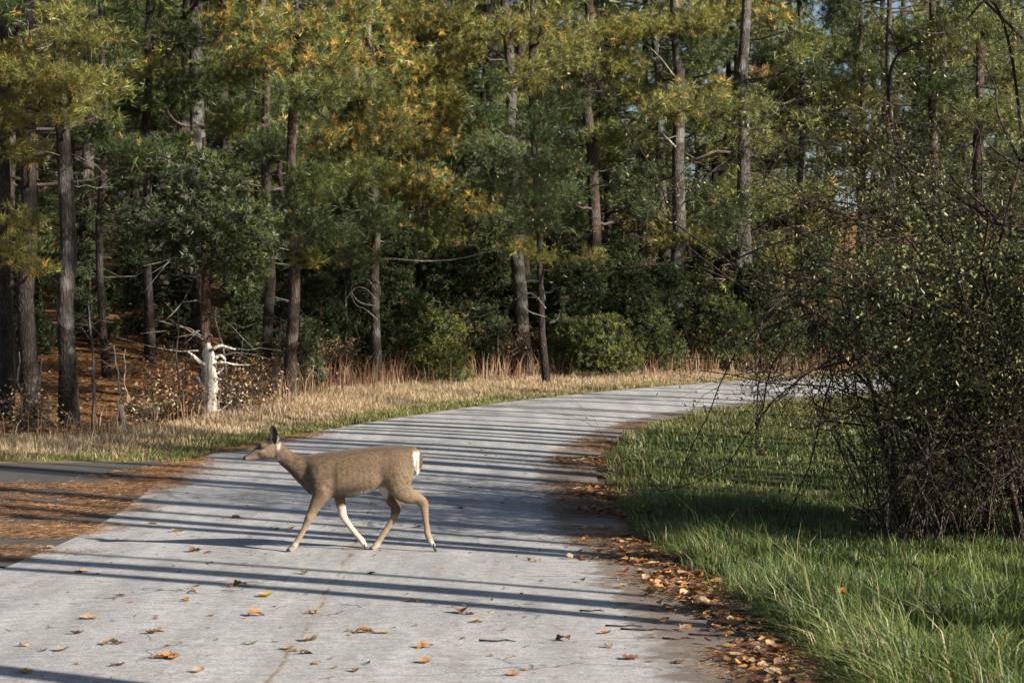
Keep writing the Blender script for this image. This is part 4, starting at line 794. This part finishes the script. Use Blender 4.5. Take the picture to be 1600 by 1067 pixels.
for a in ((385, 640, .7, .75, 60, (TAN, RUST, PALE), (.5, .25, .25), 'dry tan brush right of the bleached snag', 1), (355, 648, .4, .45, 30, (TAN, PALE), (.5, .5), 'low dry tangle at the foot of the bleached snag', 2), (420, 618, .5, .7, 40, (TAN, RUST), (.5, .5), 'dry brush at the foot of the leaning brown trunk', 3), (285, 652, .45, .5, 40, (TAN, RUST), (.6, .4), 'low dry brush between the stake and the bleached snag', 4), (230, 660, .45, .4, 34, (TAN, PALE), (.6, .4), 'low dry brush just right of the stake', 5), (50, 672, .45, .45, 34, (PALE, TAN), (.6, .4), 'pale dry brush at the foot of the dark thick pine', 6), (255, 618, .5, .7, 36, (RUST, TAN), (.6, .4), 'rusty brush in the shade behind the bleached snag', 7), (690, 592, .8, 1.5, 60, (RUST, TAN, DK), (.35, .35, .3), 'brown brush in the shade behind the rounded cedar bush', 8), (520, 600, .6, .9, 40, (RUST, TAN, DK), (.4, .4, .2), 'reddish brush in the shade left of the slim pine', 9), (800, 588, .7, 1.2, 46, (RUST, TAN, DK), (.35, .35, .3), 'brown brush left of the slim dark roadside pine', 10), (1075, 582, .5, .9, 40, (TAN, RUST, DK), (.4, .3, .3), 'brown brush on the far verge by the road bend', 11), (640, 595, .5, .9, 30, (RUST, TAN), (.5, .5), 'rusty weeds left of the rounded cedar bush', 12)):
    brush(*a)
# ------------------------------------------------------------------ TANGLED SHRUB on the right
rng = np.random.default_rng(66); SD_ = 18.2
base = np.array([(1530 - UC) / F * SD_, SD_, 0.0]); base[2] = float(h(base[0], base[1])) + .04
st, tw, lf = Buf(), Buf(), Buf(); allp = []
SL = [np.array([.075, .092, .030]), np.array([.125, .138, .045]), np.array([.20, .19, .065]), np.array([.14, .09, .045]), np.array([.34, .19, .05])]; SW = (.40, .30, .18, .10, .02)
def leaves_on(p, n, spread=.06, L=.038):
    i = rng.integers(1, len(p), n); q = p[i] + spread * rng.standard_normal((n, 3)); D = rng.standard_normal((n, 3)) + np.array([0, 0, -.4])
    leaf_cards(lf, q, D, rng.standard_normal((n, 3)), L * (.6 + .8 * rng.random(n)), L * .48, pick(rng, n, SL, SW) * (1 + .25 * rng.standard_normal((n, 1))).clip(.5, 1.6))
def grow(p0, d, L, r, depth, leafy):
    k = 7; p = [p0]; d = unit(d)
    for i in range(k - 1):
        d = unit(d + .17 * rng.standard_normal(3) + np.array([0, 0, -.055 if depth < 2 else -.02])); p.append(p[-1] + d * L / (k - 1))
    p = np.array(p); (tube(st if depth == 0 else tw, p, np.linspace(r, r * .4, k), 6 if depth == 0 else 4) if depth < 2 else tube(tw, p[::2], np.linspace(r, r * .4, 4), 3, cap=False)); allp.append(p[1:])
    if depth >= 2: leaves_on(p, rng.poisson(7 * leafy * (1 if p[0, 2] > 1.1 else .2)), .05)
    if depth < 3:
        for _ in range((9, 6, 4)[depth]):
            i = rng.integers(2 if depth == 0 else 1, k); grow(p[i], unit(d * .6 + .85 * rng.standard_normal(3) + np.array([0, 0, .12])), L * rng.uniform(.32, .58), r * .45, depth + 1, leafy)
for k in range(26):
    az = rng.random() * 6.283; b0 = base + np.array([rng.uniform(-.6, 1.6), rng.uniform(-.8, .8), -.05]); tilt = rng.uniform(.05, .5) * (.4 if math.cos(az) < -.1 else 1)
    grow(b0, np.array([math.cos(az) * tilt - .06, math.sin(az) * tilt * .8, 1]), rng.uniform(2.2, 4.4), rng.uniform(.014, .030), 0, .6)
def arc(pts, d0, d1, r, leafy=1.0, subs=8, big=True):
    q = smooth_line([P(u, v, d0 + (d1 - d0) * i / (len(pts) - 1)) for i, (u, v) in enumerate(pts)], 6); tube(st if big else tw, q, np.linspace(r, r * .3, len(q)), 6)
    for _ in range(subs):
        i = rng.integers(len(q) // 4, len(q)); dd = unit(q[i] - q[i - 1]); grow(q[i], unit(dd * .7 + .7 * rng.standard_normal(3)), rng.uniform(.3, .7), r * .35, 2, leafy)
arc([(1580, 700), (1500, 600), (1440, 560), (1380, 553), (1300, 570), (1230, 590), (1185, 598)], 18.0, 17.2, .022, .9, 12)
arc([(1560, 660), (1480, 690), (1410, 674), (1330, 662), (1256, 654)], 17.8, 17.3, .021, .1, 2)
arc([(1540, 760), (1450, 715), (1480, 640), (1600, 600)], 17.6, 17.4, .03, .4, 5)
arc([(1590, 690), (1500, 700), (1440, 720), (1380, 790), (1340, 800)], 17.5, 17.2, .024, .2, 4)
arc([(1500, 700), (1420, 620), (1370, 618), (1320, 655)], 17.8, 17.4, .016, .5, 6)
arc([(1520, 720), (1400, 660), (1290, 640), (1262, 612)], 18.0, 17.5, .013, .6, 7)
arc([(1560, 600), (1480, 500), (1420, 480), (1330, 450), (1230, 430), (1180, 433)], 18.4, 18.0, .020, .8, 12)
arc([(1520, 560), (1440, 400), (1360, 330), (1290, 315), (1240, 325)], 18.5, 18.2, .017, .8, 10)
arc([(1500, 460), (1400, 360), (1300, 330), (1200, 300)], 18.8, 18.4, .012, .6, 8)
arc([(1480, 420), (1350, 290), (1270, 240), (1200, 215)], 18.9, 18.6, .010, .5, 8)
arc([(1560, 500), (1430, 300), (1390, 170), (1400, 90), (1450, 60)], 19, 18.6, .026, .5, 8)
arc([(1600, 240), (1580, 80), (1548, 0), (1500, 42), (1462, 52), (1430, 45)], 18.6, 18.0, .016, .2, 4)
arc([(1600, 60), (1500, -30), (1460, 0), (1400, 13), (1355, 8), (1330, -5)], 18.6, 18.2, .013, .1, 3)
arc([(1440, 420), (1325, 470), (1325, 320), (1320, 270)], 18.4, 18.3, .008, .3, 5); arc([(1420, 520), (1328, 480), (1327, 380), (1330, 270), (1336, 170)], 18.2, 18.1, .007, .3, 6)
for u, v in ((1240, 260), (1215, 340), (1262, 200), (1300, 230), (1225, 480), (1270, 520), (1360, 130), (1320, 190)): arc([(1450 + rng.uniform(-40, 60), v + 190), ((1450 + u) / 2, v + 60), (u, v)], 18.6, 18.3, .008, .5, 6, False)
# bramble thicket at the foot
cn = Buf()
for k in range(440):
    b0 = base + np.array([rng.uniform(-.95, 2.2), rng.uniform(-1.0, 1.0), -.04]); az = rng.random() * 6.283; l = rng.uniform(.5, 2.0); e = b0 + np.array([math.cos(az) * l * .6, math.sin(az) * l * .5, l * rng.uniform(.4, 1.0)])
    t = np.linspace(0, 1, 7)[:, None]; p = b0 * (1 - t) + e * t; p[:, 2] += .25 * l * np.sin(np.pi * t[:, 0]); p[1:] += .025 * rng.standard_normal((6, 3)); tube(cn, p, np.linspace(.007, .002, 7), 4)
    m_ = 9; i = rng.integers(2, 7, m_); e2 = p[i] + .16 * rng.standard_normal((m_, 3)); sticks(cn, p[i], e2, .003, .0012)
    if rng.random() < .3: leaves_on(p, 3, .08, .035)
ap = np.concatenate(allp); uu = UC + ap[:, 0] / ap[:, 1] * F; vv = VH - (ap[:, 2] - CAMZ) / ap[:, 1] * F
wgt = (.05 + sst(1290, 1440, uu)) * (uu > 1190) * (1 - .92 * sst(590, 700, vv)) * (.03 + .97 * sst(140, 420, vv)) * (.2 + (vnoise(uu, vv, 40) > .42)); ii = rng.choice(len(ap), 36000, p=wgt / wgt.sum())
pq = ap[ii] + .06 * rng.standard_normal((len(ii), 3)); leaf_cards(lf, pq, rng.standard_normal(pq.shape) + np.array([0, 0, -.3]), rng.standard_normal(pq.shape), .046 * rng.uniform(.6, 1.3, len(ii)), .024, pick(rng, len(ii), SL, SW) * (1 + .25 * rng.standard_normal((len(ii), 1))).clip(.5, 1.6))
sh = empty('tangled_shrub', base, 'tall tangled shrub with dark arching branches and small sparse leaves', 'shrub')
part('canes', cn, M['twig'], sh, base, True, 'stuff'); part('stems', st, M['shrubbark'], sh, base, True, 'stuff'); part('twigs', tw, M['shrubbark'], sh, base, True, 'stuff'); part('foliage', lf, M['leaf'], sh, base, kind='stuff')

# ------------------------------------------------------------------ GRASS (stuff)
rng = np.random.default_rng(7)
def scatter(n, x0, x1, y0, y1, poly):
    x = rng.uniform(x0, x1, n); y = rng.uniform(y0, y1, n); k = inpoly(poly, x, y); return x[k], y[k]
gr = Buf()
def lawn(n, y0, y1, wmul, hm):
    x, y = scatter(n, 0, .27 * y1 + 1.5, y0, y1, lawn_poly); k = x < .27 * y + 1.2; x, y = x[k], y[k]
    dr = polydist(RIGHT, x, y); wild = .14 * (vnoise(x, y, .6) - .3); k = dr + wild > .10 + .12 * rng.random(len(x)); x, y, dr = x[k], y[k], dr[k]
    clump = vnoise(x, y, .35) * .6 + vnoise(x, y, .12) * .4; edge = 1 - sst(.3, 1.2, dr); near = 1 - sst(12, 19, y)
    H = (.04 + .13 * clump ** 1.3 + .13 * near * clump ** 1.3 + .08 * edge * clump) * rng.uniform(.6, 1.3, len(x)) * hm
    tall = rng.random(len(x)) < .012 + .02 * near; H[tall] *= 1.9
    z = h(x, y) + .05 * sst(0, .6, dr) - .01
    lean = .45 * rng.standard_normal((len(x), 2)) + np.stack([(vnoise(x, y, .3) - .5) * 1.4 - .45 * edge, (vnoise(x + 50, y, .3) - .5) * 1.4], 1)
    t = np.clip(.35 + .9 * (vnoise(x, y, .8) - .5) + .3 * rng.standard_normal(len(x)), 0, 1)[:, None]
    c = np.array([.045, .088, .022]) * (1 - t) + np.array([.195, .235, .058]) * t
    far = sst(28, 36, y)[:, None] * .6; c = c * (1 - far) + np.array([.17, .15, .055]) * far
    dry = rng.random(len(x)) < .08 + .08 * edge; c[dry] = np.array([.34, .28, .15]) * rng.uniform(.6, 1.2, (dry.sum(), 1))
    blades(gr, np.stack([x, y, z], 1), H, rng.uniform(.7, 1.3, len(x)) * wmul, lean, c, c * 1.25)
lawn(75000, 9.3, 14, .0068, 1.15); lawn(110000, 14, 22, .0065, 1.0); lawn(120000, 22, 42.5, .010, 1.0)
tag(link('grass', gr.mesh('grass', M['grass'])), 'lush green grass between the road and the tangled shrub', None, None, 'stuff')

gv = Buf(); verge = np.concatenate([LEFT[LEFT[:, 1] > 24], FOREST[::-1]])
x, y = scatter(520000, -16, 14, 25.5, 52, np.concatenate([[(-40, 26.6), (-5, 26.6)], LEFT[(LEFT[:, 1] > 26) & (LEFT[:, 0] < 30)], FOREST[FOREST[:, 0] < 40][::-1]]))
dl = polydist(LEFT, x, y); df = polydist(FOREST, x, y); dsd = polydist(sdR, x, y); dl = np.minimum(dl, dsd); k = (dl > .05 + .12 * rng.random(len(x)) * vnoise(x, y, .3)) & (np.abs(x) < .27 * y + 1); x, y, dl, df = x[k], y[k], dl[k], df[k]
print('verge blades', len(x))
gn = 1 - sst(.3, 1.6, dl + .9 * (vnoise(x, y, .9) - .5)); gn *= np.where(x < 0, 1, .6); g1 = (rng.random(len(x)) < .08 + gn * .8)[:, None]
H = (.04 + .07 * vnoise(x, y, .5) + .06 * sst(.8, 2.2, dl)) * rng.uniform(.6, 1.4, len(x)); tall = rng.random(len(x)) < .03; H[tall] *= 1.8
t = rng.random((len(x), 1)); pn = vnoise(x, y, 1.3)[:, None]
c = np.array([.38, .28, .18]) * (1 - t) + np.array([.52, .42, .28]) * t; c = np.where(rng.random((len(x), 1)) < .25 * pn + .05, np.array([.36, .19, .10]), c); c = np.where(g1, np.array([.09, .13, .035]) * (1 - t) + np.array([.20, .21, .065]) * t, c)
blades(gv, np.stack([x, y, h(x, y) - .01], 1), H, np.full(len(x), .011), .4 * rng.standard_normal((len(x), 2)), c)
tag(link('verge_grass', gv.mesh('verge_grass', M['straw'])), 'tan dry grass verge with a green strip along the left road edge', None, None, 'stuff')
# tall dry stalks where the verge meets the wood
ts = Buf(); n = 5200; seg = FOREST[(FOREST[:, 0] > -9) & (FOREST[:, 0] < 10)]; i = rng.integers(0, len(seg) - 1, n); p = seg[i] + (seg[i + 1] - seg[i]) * rng.random((n, 1)) + np.stack([.35 * rng.standard_normal(n), .35 * rng.standard_normal(n)], 1); k = vnoise(p[:, 0], p[:, 1], .8) > .38; p = p[k]; n = len(p)
H = rng.uniform(.25, .75, n); c = pick(rng, n, [(.32, .17, .11), (.40, .28, .16), (.22, .12, .08), (.50, .40, .27)], (.35, .3, .2, .15))
k = (polydist(LEFT, p[:, 0], p[:, 1]) > .4) & ((p[:, 0] > -4.0) | (rng.random(len(p)) < .22)); p, H, c = p[k], H[k], c[k]; H = H * np.where(p[:, 0] < -4.0, .7, 1)
blades(ts, np.stack([p[:, 0], p[:, 1], h(p[:, 0], p[:, 1]) - .02], 1), H, np.full(len(p), .012), .22 * rng.standard_normal((len(p), 2)), c)
tag(link('tall_dry_stalks', ts.mesh('tall_dry_stalks', M['straw'])), 'tall reddish dry stalks where the verge meets the wood', None, None, 'stuff')
# ------------------------------------------------------------------ LITTER
def rz_(x, y):      # surface height for things lying on road, side road or soil
    x = np.atleast_1d(x); y = np.atleast_1d(y); z = h(x, y) + .0
    on = inpoly(road_poly, x, y); dl = polydist(LEFT, x, y); dr = polydist(RIGHT, x, y); s = dl / (dl + dr + 1e-9)
    z = np.where(on, z + .018 + .02 * (1 - (2 * s - 1) ** 2), z + np.where((x < -3.4) & (y > 16.2) & (y < 26.6), .009, .0)); lw = inpoly(lawn_poly, x, y)
    return np.where(lw, z + .05 * sst(0, .6, dr), z)
# pine straw drifting over the side road mouth, in the road seams and along the right edge
ps = Buf()
def straw(x, y, L, cset, w, lift=.012):
    n = len(x); a = rng.random(n) * 6.283; d = np.stack([np.cos(a), np.sin(a), .12 * rng.standard_normal(n)], 1); s = np.stack([-np.sin(a), np.cos(a), .6 * rng.standard_normal(n)], 1); s = unit(s) * .0022
    p = np.stack([x, y, rz_(x, y) + .003 + lift * rng.random(n)], 1); l = L * rng.uniform(.6, 1.2, n)
    v = np.stack([p - d * l[:, None] / 2 - s, p - d * l[:, None] / 2 + s, p + d * l[:, None] / 2], 1); c = pick(rng, n, cset, w) * rng.uniform(.6, 1.3, (n, 1)); ps.add(v.reshape(-1, 3), np.arange(n * 3).reshape(-1, 3), np.repeat(c, 3, 0))
SC = [(.34, .175, .08), (.25, .125, .06), (.46, .29, .15), (.16, .085, .05)]; SWt = (.4, .25, .2, .15)
pp = np.array([gp(u, v) for u, v in ((-60, 752), (100, 752), (235, 730), (285, 752), (255, 800), (235, 856), (120, 880), (-60, 878))]); x, y = scatter(260000, -7.5, -2.5, 16, 27, pp)
k = rng.random(len(x)) < sst(.34, .70, -.32 * sst(-4.15, -3.5, x) + .6 * vnoise(x * .6, y * 2.2, .8) + .4 * vnoise(x, y * 2, .25) + .06 * (y < 23)) * .5; x, y = x[k], y[k]; straw(x, y, .13, SC, SWt, .02)
n = 16000; i = rng.integers(0, len(LEFT) - 1, n); seg = LEFT[(LEFT[:, 1] > 23) & (LEFT[:, 1] < 31)]; i = rng.integers(0, len(seg) - 1, n); p = seg[i] + rng.random((n, 1)) * (seg[i + 1] - seg[i]) + .22 * rng.standard_normal((n, 2)); k = rng.random(n) < sst(.25, .6, vnoise(p[:, 0], p[:, 1], .5)); straw(p[k, 0], p[k, 1], .12, SC, SWt)
x, y = scatter(26000, -7, 1.5, 9.5, 40, road_poly); k = rng.random(len(x)) < sst(.60, .82, .55 * vnoise(x * .7, y * 2.5, .5) + .45 * vnoise(x, y, 1.7)); straw(x[k], y[k], .10, SC, SWt, .004)
seg = RIGHT[(RIGHT[:, 1] > 9) & (RIGHT[:, 1] < 33)]; _a = np.concatenate([[0], np.cumsum(np.linalg.norm(np.diff(seg, axis=0), axis=1))]); _q = np.linspace(0, _a[-1], 160); seg = np.stack([np.interp(_q, _a, seg[:, 0]), np.interp(_q, _a, seg[:, 1])], 1); RX = lambda yy: np.interp(yy, seg[:, 1], seg[:, 0])
n = 60000; i = rng.integers(0, len(seg) - 1, n); p = seg[i] + rng.random((n, 1)) * (seg[i + 1] - seg[i]); off = rng.normal(-.08, .2, n) - .35 * (rng.random(n) < .25) * sst(16, 20, p[:, 1]) * (1 - sst(25, 29, p[:, 1])) * np.abs(rng.standard_normal(n)); p[:, 0] += off
k = rng.random(n) < sst(.3, .6, .65 * vnoise(p[:, 0] * .25, p[:, 1], .8) + .35 * vnoise(p[:, 0], p[:, 1], .2)); straw(p[k, 0], p[k, 1], .10, [(.20, .11, .055), (.30, .17, .08), (.13, .075, .045), (.36, .22, .11)], (.35, .3, .2, .15), .02)
tag(link('pine_straw', ps.mesh('pine_straw', M['litter'])), 'rust brown pine straw strewn over the side road mouth and road edge', None, None, 'stuff')
# fallen leaf shapes: lobed, curled, with a stalk
def leaf_shape(seed, curl, lobes):
    r = np.random.default_rng(seed); n = 9; t = np.linspace(0, 1, n); w = (.30 * np.sin(np.pi * t ** .85) + .02) * (1 + (.32 * np.cos(np.arange(n) * math.pi) if lobes else .06 * r.standard_normal(n))); w[0] = .02; w[-1] = .015
    mid = np.stack([t - .5, .03 * np.sin(6 * t + seed), np.zeros(n)], 1); lf_ = mid + np.stack([.05 * r.standard_normal(n) * (w > .05), w, 0 * t], 1); rt = mid - np.stack([.05 * r.standard_normal(n) * (w > .05), w * (1 + .1 * r.standard_normal(n)), 0 * t], 1)
    v = np.concatenate([mid, lf_, rt]); cx, cy = curl; v[:, 2] = cx * (v[:, 0] ** 2) * 1.3 + cy * np.abs(v[:, 1]) * 1.2 + .03 * r.standard_normal(len(v)); v[:, 2] *= .7; v[:, 2] -= v[:, 2].min(); f = []
    for i in range(n - 1): f += [(i, i + 1, n + i + 1), (i, n + i + 1, n + i), (i + 1, i, 2 * n + i), (i + 1, 2 * n + i, 2 * n + i + 1)]
    stalk = np.array([[-.5, .0, v[0, 2]], [-.5, .02, v[0, 2]], [-.72, .05, v[0, 2] + .04]]); v = np.concatenate([v, stalk]); f.append((3 * n, 3 * n + 1, 3 * n + 2)); return v, np.array(f)
SHAPES = [leaf_shape(1, (.5, .45), True), leaf_shape(2, (-.6, .5), False), leaf_shape(3, (.9, .7), True), leaf_shape(4, (-.5, -.5), True), leaf_shape(5, (.3, .9), False)]
LC = {'orange': (.38, .185, .065), 'tan': (.36, .25, .14), 'brown': (.17, .095, .055), 'yellow': (.52, .35, .07), 'red': (.20, .085, .055)}
LM = {}
for nme, cc in LC.items():
    for k, (v, f) in enumerate(SHAPES):
        bb = Buf(); vc = np.array(cc) * (1 + .25 * np.random.default_rng(k).standard_normal((len(v), 1))).clip(.55, 1.4); bb.add(v, f, vc); LM[nme, k] = bb.mesh('fallen_leaf', M['litter'])
LAB = {'road': 'curled %s fallen leaf lying on the pale road', 'drift': '%s fallen leaf in the drift along the right grass edge', 'lawn': '%s fallen leaf caught in the green grass'}
GRP = {'road': '%s leaves scattered on the road', 'drift': '%s leaves drifted along the grass edge', 'lawn': '%s leaves caught in the grass'}
def put_leaf(x, y, cn, s, where, dzz=0, tilt=.12, rzz=None):
    k = int(rng.integers(0, 5)); o = link('fallen_leaf', LM[cn, k], None, (x, y, float(rz_(x, y)[0]) + .001 + dzz)); o.scale = (s, s, s); o.rotation_euler = (rng.normal(0, tilt), rng.normal(0, tilt), rng.random() * 6.283 if rzz is None else rzz); tag(o, LAB[where] % cn, 'leaf', GRP[where] % cn)
RL = [(140, 975, 'tan'), (205, 950, 'orange'), (190, 938, 'red'), (290, 948, 'orange'), (330, 972, 'orange'), (400, 972, 'orange'), (408, 941, 'yellow'), (418, 941, 'yellow'), (125, 900, 'brown'), (132, 898, 'tan'), (153, 903, 'brown'), (275, 836, 'tan'), (285, 835, 'tan'), (368, 815, 'brown'), (488, 968, 'tan'), (545, 997, 'orange'), (575, 998, 'tan'), (596, 1000, 'tan'), (462, 1028, 'tan'), (478, 1032, 'brown'), (450, 1025, 'tan'), (485, 1012, 'tan'), (575, 1048, 'orange'), (555, 1060, 'brown'), (665, 1022, 'orange'), (665, 1047, 'orange'), (820, 1057, 'orange'), (1015, 1043, 'orange'), (720, 967, 'red'), (735, 969, 'red'), (640, 949, 'brown'), (656, 950, 'brown'), (963, 957, 'brown'), (945, 998, 'orange'), (950, 1020, 'tan'), (1060, 1044, 'brown'), (1150, 1045, 'red'), (1130, 1023, 'red'), (985, 1038, 'red'), (840, 884, 'tan'), (830, 882, 'tan'), (846, 915, 'brown'), (173, 1017, 'tan'), (185, 1016, 'brown'), (70, 1027, 'red'), (97, 1027, 'tan'), (40, 1062, 'orange'), (38, 1018, 'tan'), (122, 1048, 'tan'), (255, 1040, 'orange'), (272, 1041, 'orange'), (250, 996, 'tan'), (263, 1020, 'red'), (395, 1017, 'tan'), (310, 1062, 'tan'), (185, 1052, 'red'), (785, 791, 'brown'), (545, 783, 'orange'), (605, 800, 'tan'), (432, 834, 'orange'), (455, 832, 'orange'), (540, 866, 'orange'), (305, 868, 'brown'), (325, 870, 'red'), (240, 822, 'brown'), (300, 935, 'red'), (375, 924, 'orange'), (360, 925, 'red'), (310, 924, 'red'), (240, 1000, 'brown'), (800, 1065, 'orange'), (566, 1000, 'orange'), (880, 1010, 'red'), (1020, 960, 'brown'), (1010, 935, 'brown'), (745, 982, 'tan'), (120, 1000, 'brown'), (495, 1048, 'tan'), (655, 830, 'brown'), (600, 790, 'brown'), (720, 800, 'brown'), (580, 905, 'brown'), (475, 905, 'brown'), (80, 858, 'tan'), (35, 882, 'tan'), (60, 805, 'tan'), (10, 795, 'tan'), (140, 790, 'brown'), (80, 788, 'tan')]
for (u, v, cn) in RL:
    g = gp(u, v); put_leaf(g[0], g[1], cn, float(rng.choice([.055, .075, .09, .105, .125])) * rng.uniform(.9, 1.1), 'road', 0, .1)
nroad = len(RL); names = list(LC); count = 0
while count < 185:
    i = rng.integers(0, len(seg) - 1); p = seg[i] + rng.random() * (seg[i + 1] - seg[i])
    if p[1] > 19 or rng.random() > (19.5 - p[1]) / 8: continue
    x = p[0] + rng.normal(-.02, .20) - (.25 * abs(rng.normal()) if p[1] > 15 else 0); put_leaf(x, p[1], str(rng.choice(names, p=[.34, .24, .26, .04, .12])), rng.uniform(.06, .10), 'drift', rng.uniform(0, .03), .4); count += 1
for (u, v, cn) in ((1100, 748, 'orange'), (996, 790, 'orange'), (1228, 906, 'yellow'), (1275, 780, 'brown'), (1437, 975, 'tan'), (1455, 987, 'tan'), (1405, 1045, 'orange'), (1390, 1050, 'yellow'), (1510, 965, 'orange'), (1545, 970, 'brown'), (1430, 955, 'brown'), (1460, 925, 'brown'), (1195, 718, 'red'), (1050, 760, 'brown'), (1315, 960, 'orange'), (1365, 870, 'brown')):
    g = gp(u, v + 10); put_leaf(g[0], g[1], cn, rng.uniform(.06, .085), 'lawn', .12, .9)
# the uncountable rest of the drift
ll = Buf()
def low_leaf(seed):
    r = np.random.default_rng(seed); v = np.array([[-.5, 0, .05], [-.2, .24, .1], [.15, .27, .12], [.5, .02, .1], [.1, -.27, .1], [-.22, -.22, .14], [0, 0, 0]]); v += .05 * r.standard_normal(v.shape); v[:, 2] -= v[:, 2].min(); return v, np.array([[6, 1, 0], [6, 2, 1], [6, 3, 2], [6, 4, 3], [6, 5, 4], [6, 0, 5]])
LOW = [low_leaf(k) for k in range(6)]
def litter(n, x, y, s, cols, w, lift):
    for k, (v, f) in enumerate(LOW):
        i = np.arange(k, len(x), len(LOW)); m_ = len(i); a = rng.random(m_) * 6.283; ca, sa = np.cos(a), np.sin(a); sc = s * rng.uniform(.6, 1.2, m_); R = np.zeros((m_, 3, 3)); R[:, 0, 0] = ca; R[:, 0, 1] = -sa; R[:, 1, 0] = sa; R[:, 1, 1] = ca; R[:, 2, 2] = 1
        tl = np.zeros((m_, 3, 3)); b_ = rng.normal(0, .4, m_); tl[:, 0, 0] = 1; tl[:, 1, 1] = np.cos(b_); tl[:, 1, 2] = -np.sin(b_); tl[:, 2, 1] = np.sin(b_); tl[:, 2, 2] = np.cos(b_)
        V = np.einsum('nij,njk,vk->nvi', R, tl, v) * sc[:, None, None]; o = np.stack([x[i], y[i], rz_(x[i], y[i]) + .004 + lift * rng.random(m_)], 1); V = V + o[:, None]
        c = pick(rng, m_, cols, w) * rng.uniform(.55, 1.3, (m_, 1)); ll.add(V.reshape(-1, 3), (np.arange(m_)[:, None, None] * len(v) + f[None]).reshape(-1, 3), np.repeat(c, len(v), 0))
cols = [LC[k] for k in names]; w = (.22, .22, .40, .02, .14)
n = 7500; i = rng.integers(0, len(seg) - 1, n); p = seg[i] + rng.random((n, 1)) * (seg[i + 1] - seg[i]); p[:, 0] += rng.normal(0, .17, n) - .45 * (rng.random(n) < .25) * np.abs(rng.standard_normal(n)) * sst(14.5, 18, p[:, 1]) * (1 - sst(25, 29, p[:, 1]))
k = vnoise(p[:, 0] * .25, p[:, 1], .8) + .25 * vnoise(p[:, 0], p[:, 1], .2) > .27 + .45 * sst(14.5, 20, p[:, 1]) + .5 * np.clip(RX(p[:, 1]) - p[:, 0], 0, 2) ; p = p[k]; litter(0, p[:, 0], p[:, 1], .085, cols, w, .03)
x, y = scatter(420, -6, 1.5, 9.8, 30, road_poly); litter(0, x, y, .04, cols, (.2, .25, .4, .02, .13), .001)
x, y = scatter(11000, -13, -3, 29, 50, forest_poly); litter(0, x, y, .10, cols, (.30, .2, .42, .0, .08), .03)
tag(link('leaf_litter', ll.mesh('leaf_litter', M['litter'])), 'brown leaf litter drifted along the grass edge and forest floor', None, None, 'stuff')
# twigs on the road
for (u, v, L, a, lab) in ((975, 987, .22, .05, 'thin dark twig lying on the road below the drift of leaves'), (1010, 992, .30, -.1, 'longer crooked twig lying across the road by the drift'), (1120, 1000, .32, -.05, 'twig lying beside the leaf drift at the road edge'), (777, 1012, .2, 0.02, 'short straight twig lying alone on the road'), (1060, 1006, .18, .1, 'small dark twig lying near the leaf drift'), (925, 963, .15, .1, 'tiny forked twig lying by the upright brown leaf')):
    g = gp(u, v); bb = Buf(); t = np.linspace(-.5, .5, 7); p = np.stack([g[0] + L * t * math.cos(a), g[1] + L * t * math.sin(a) + .02 * np.sin(9 * t), 0 * t], 1); p[:, 2] = rz_(p[:, 0], p[:, 1]) + .005 + .004 * np.abs(np.sin(7 * t)); tube(bb, p, np.linspace(.006, .003, 7), 5); sticks(bb, p[3:4], p[3:4] + np.array([[.06, .03, .006]]), .003, .002)
    o = link('fallen_twig', bb.mesh('fallen_twig', M['shrubbark'], p[3]), None, p[3]); tag(o, lab, 'twig', 'twigs on the road')
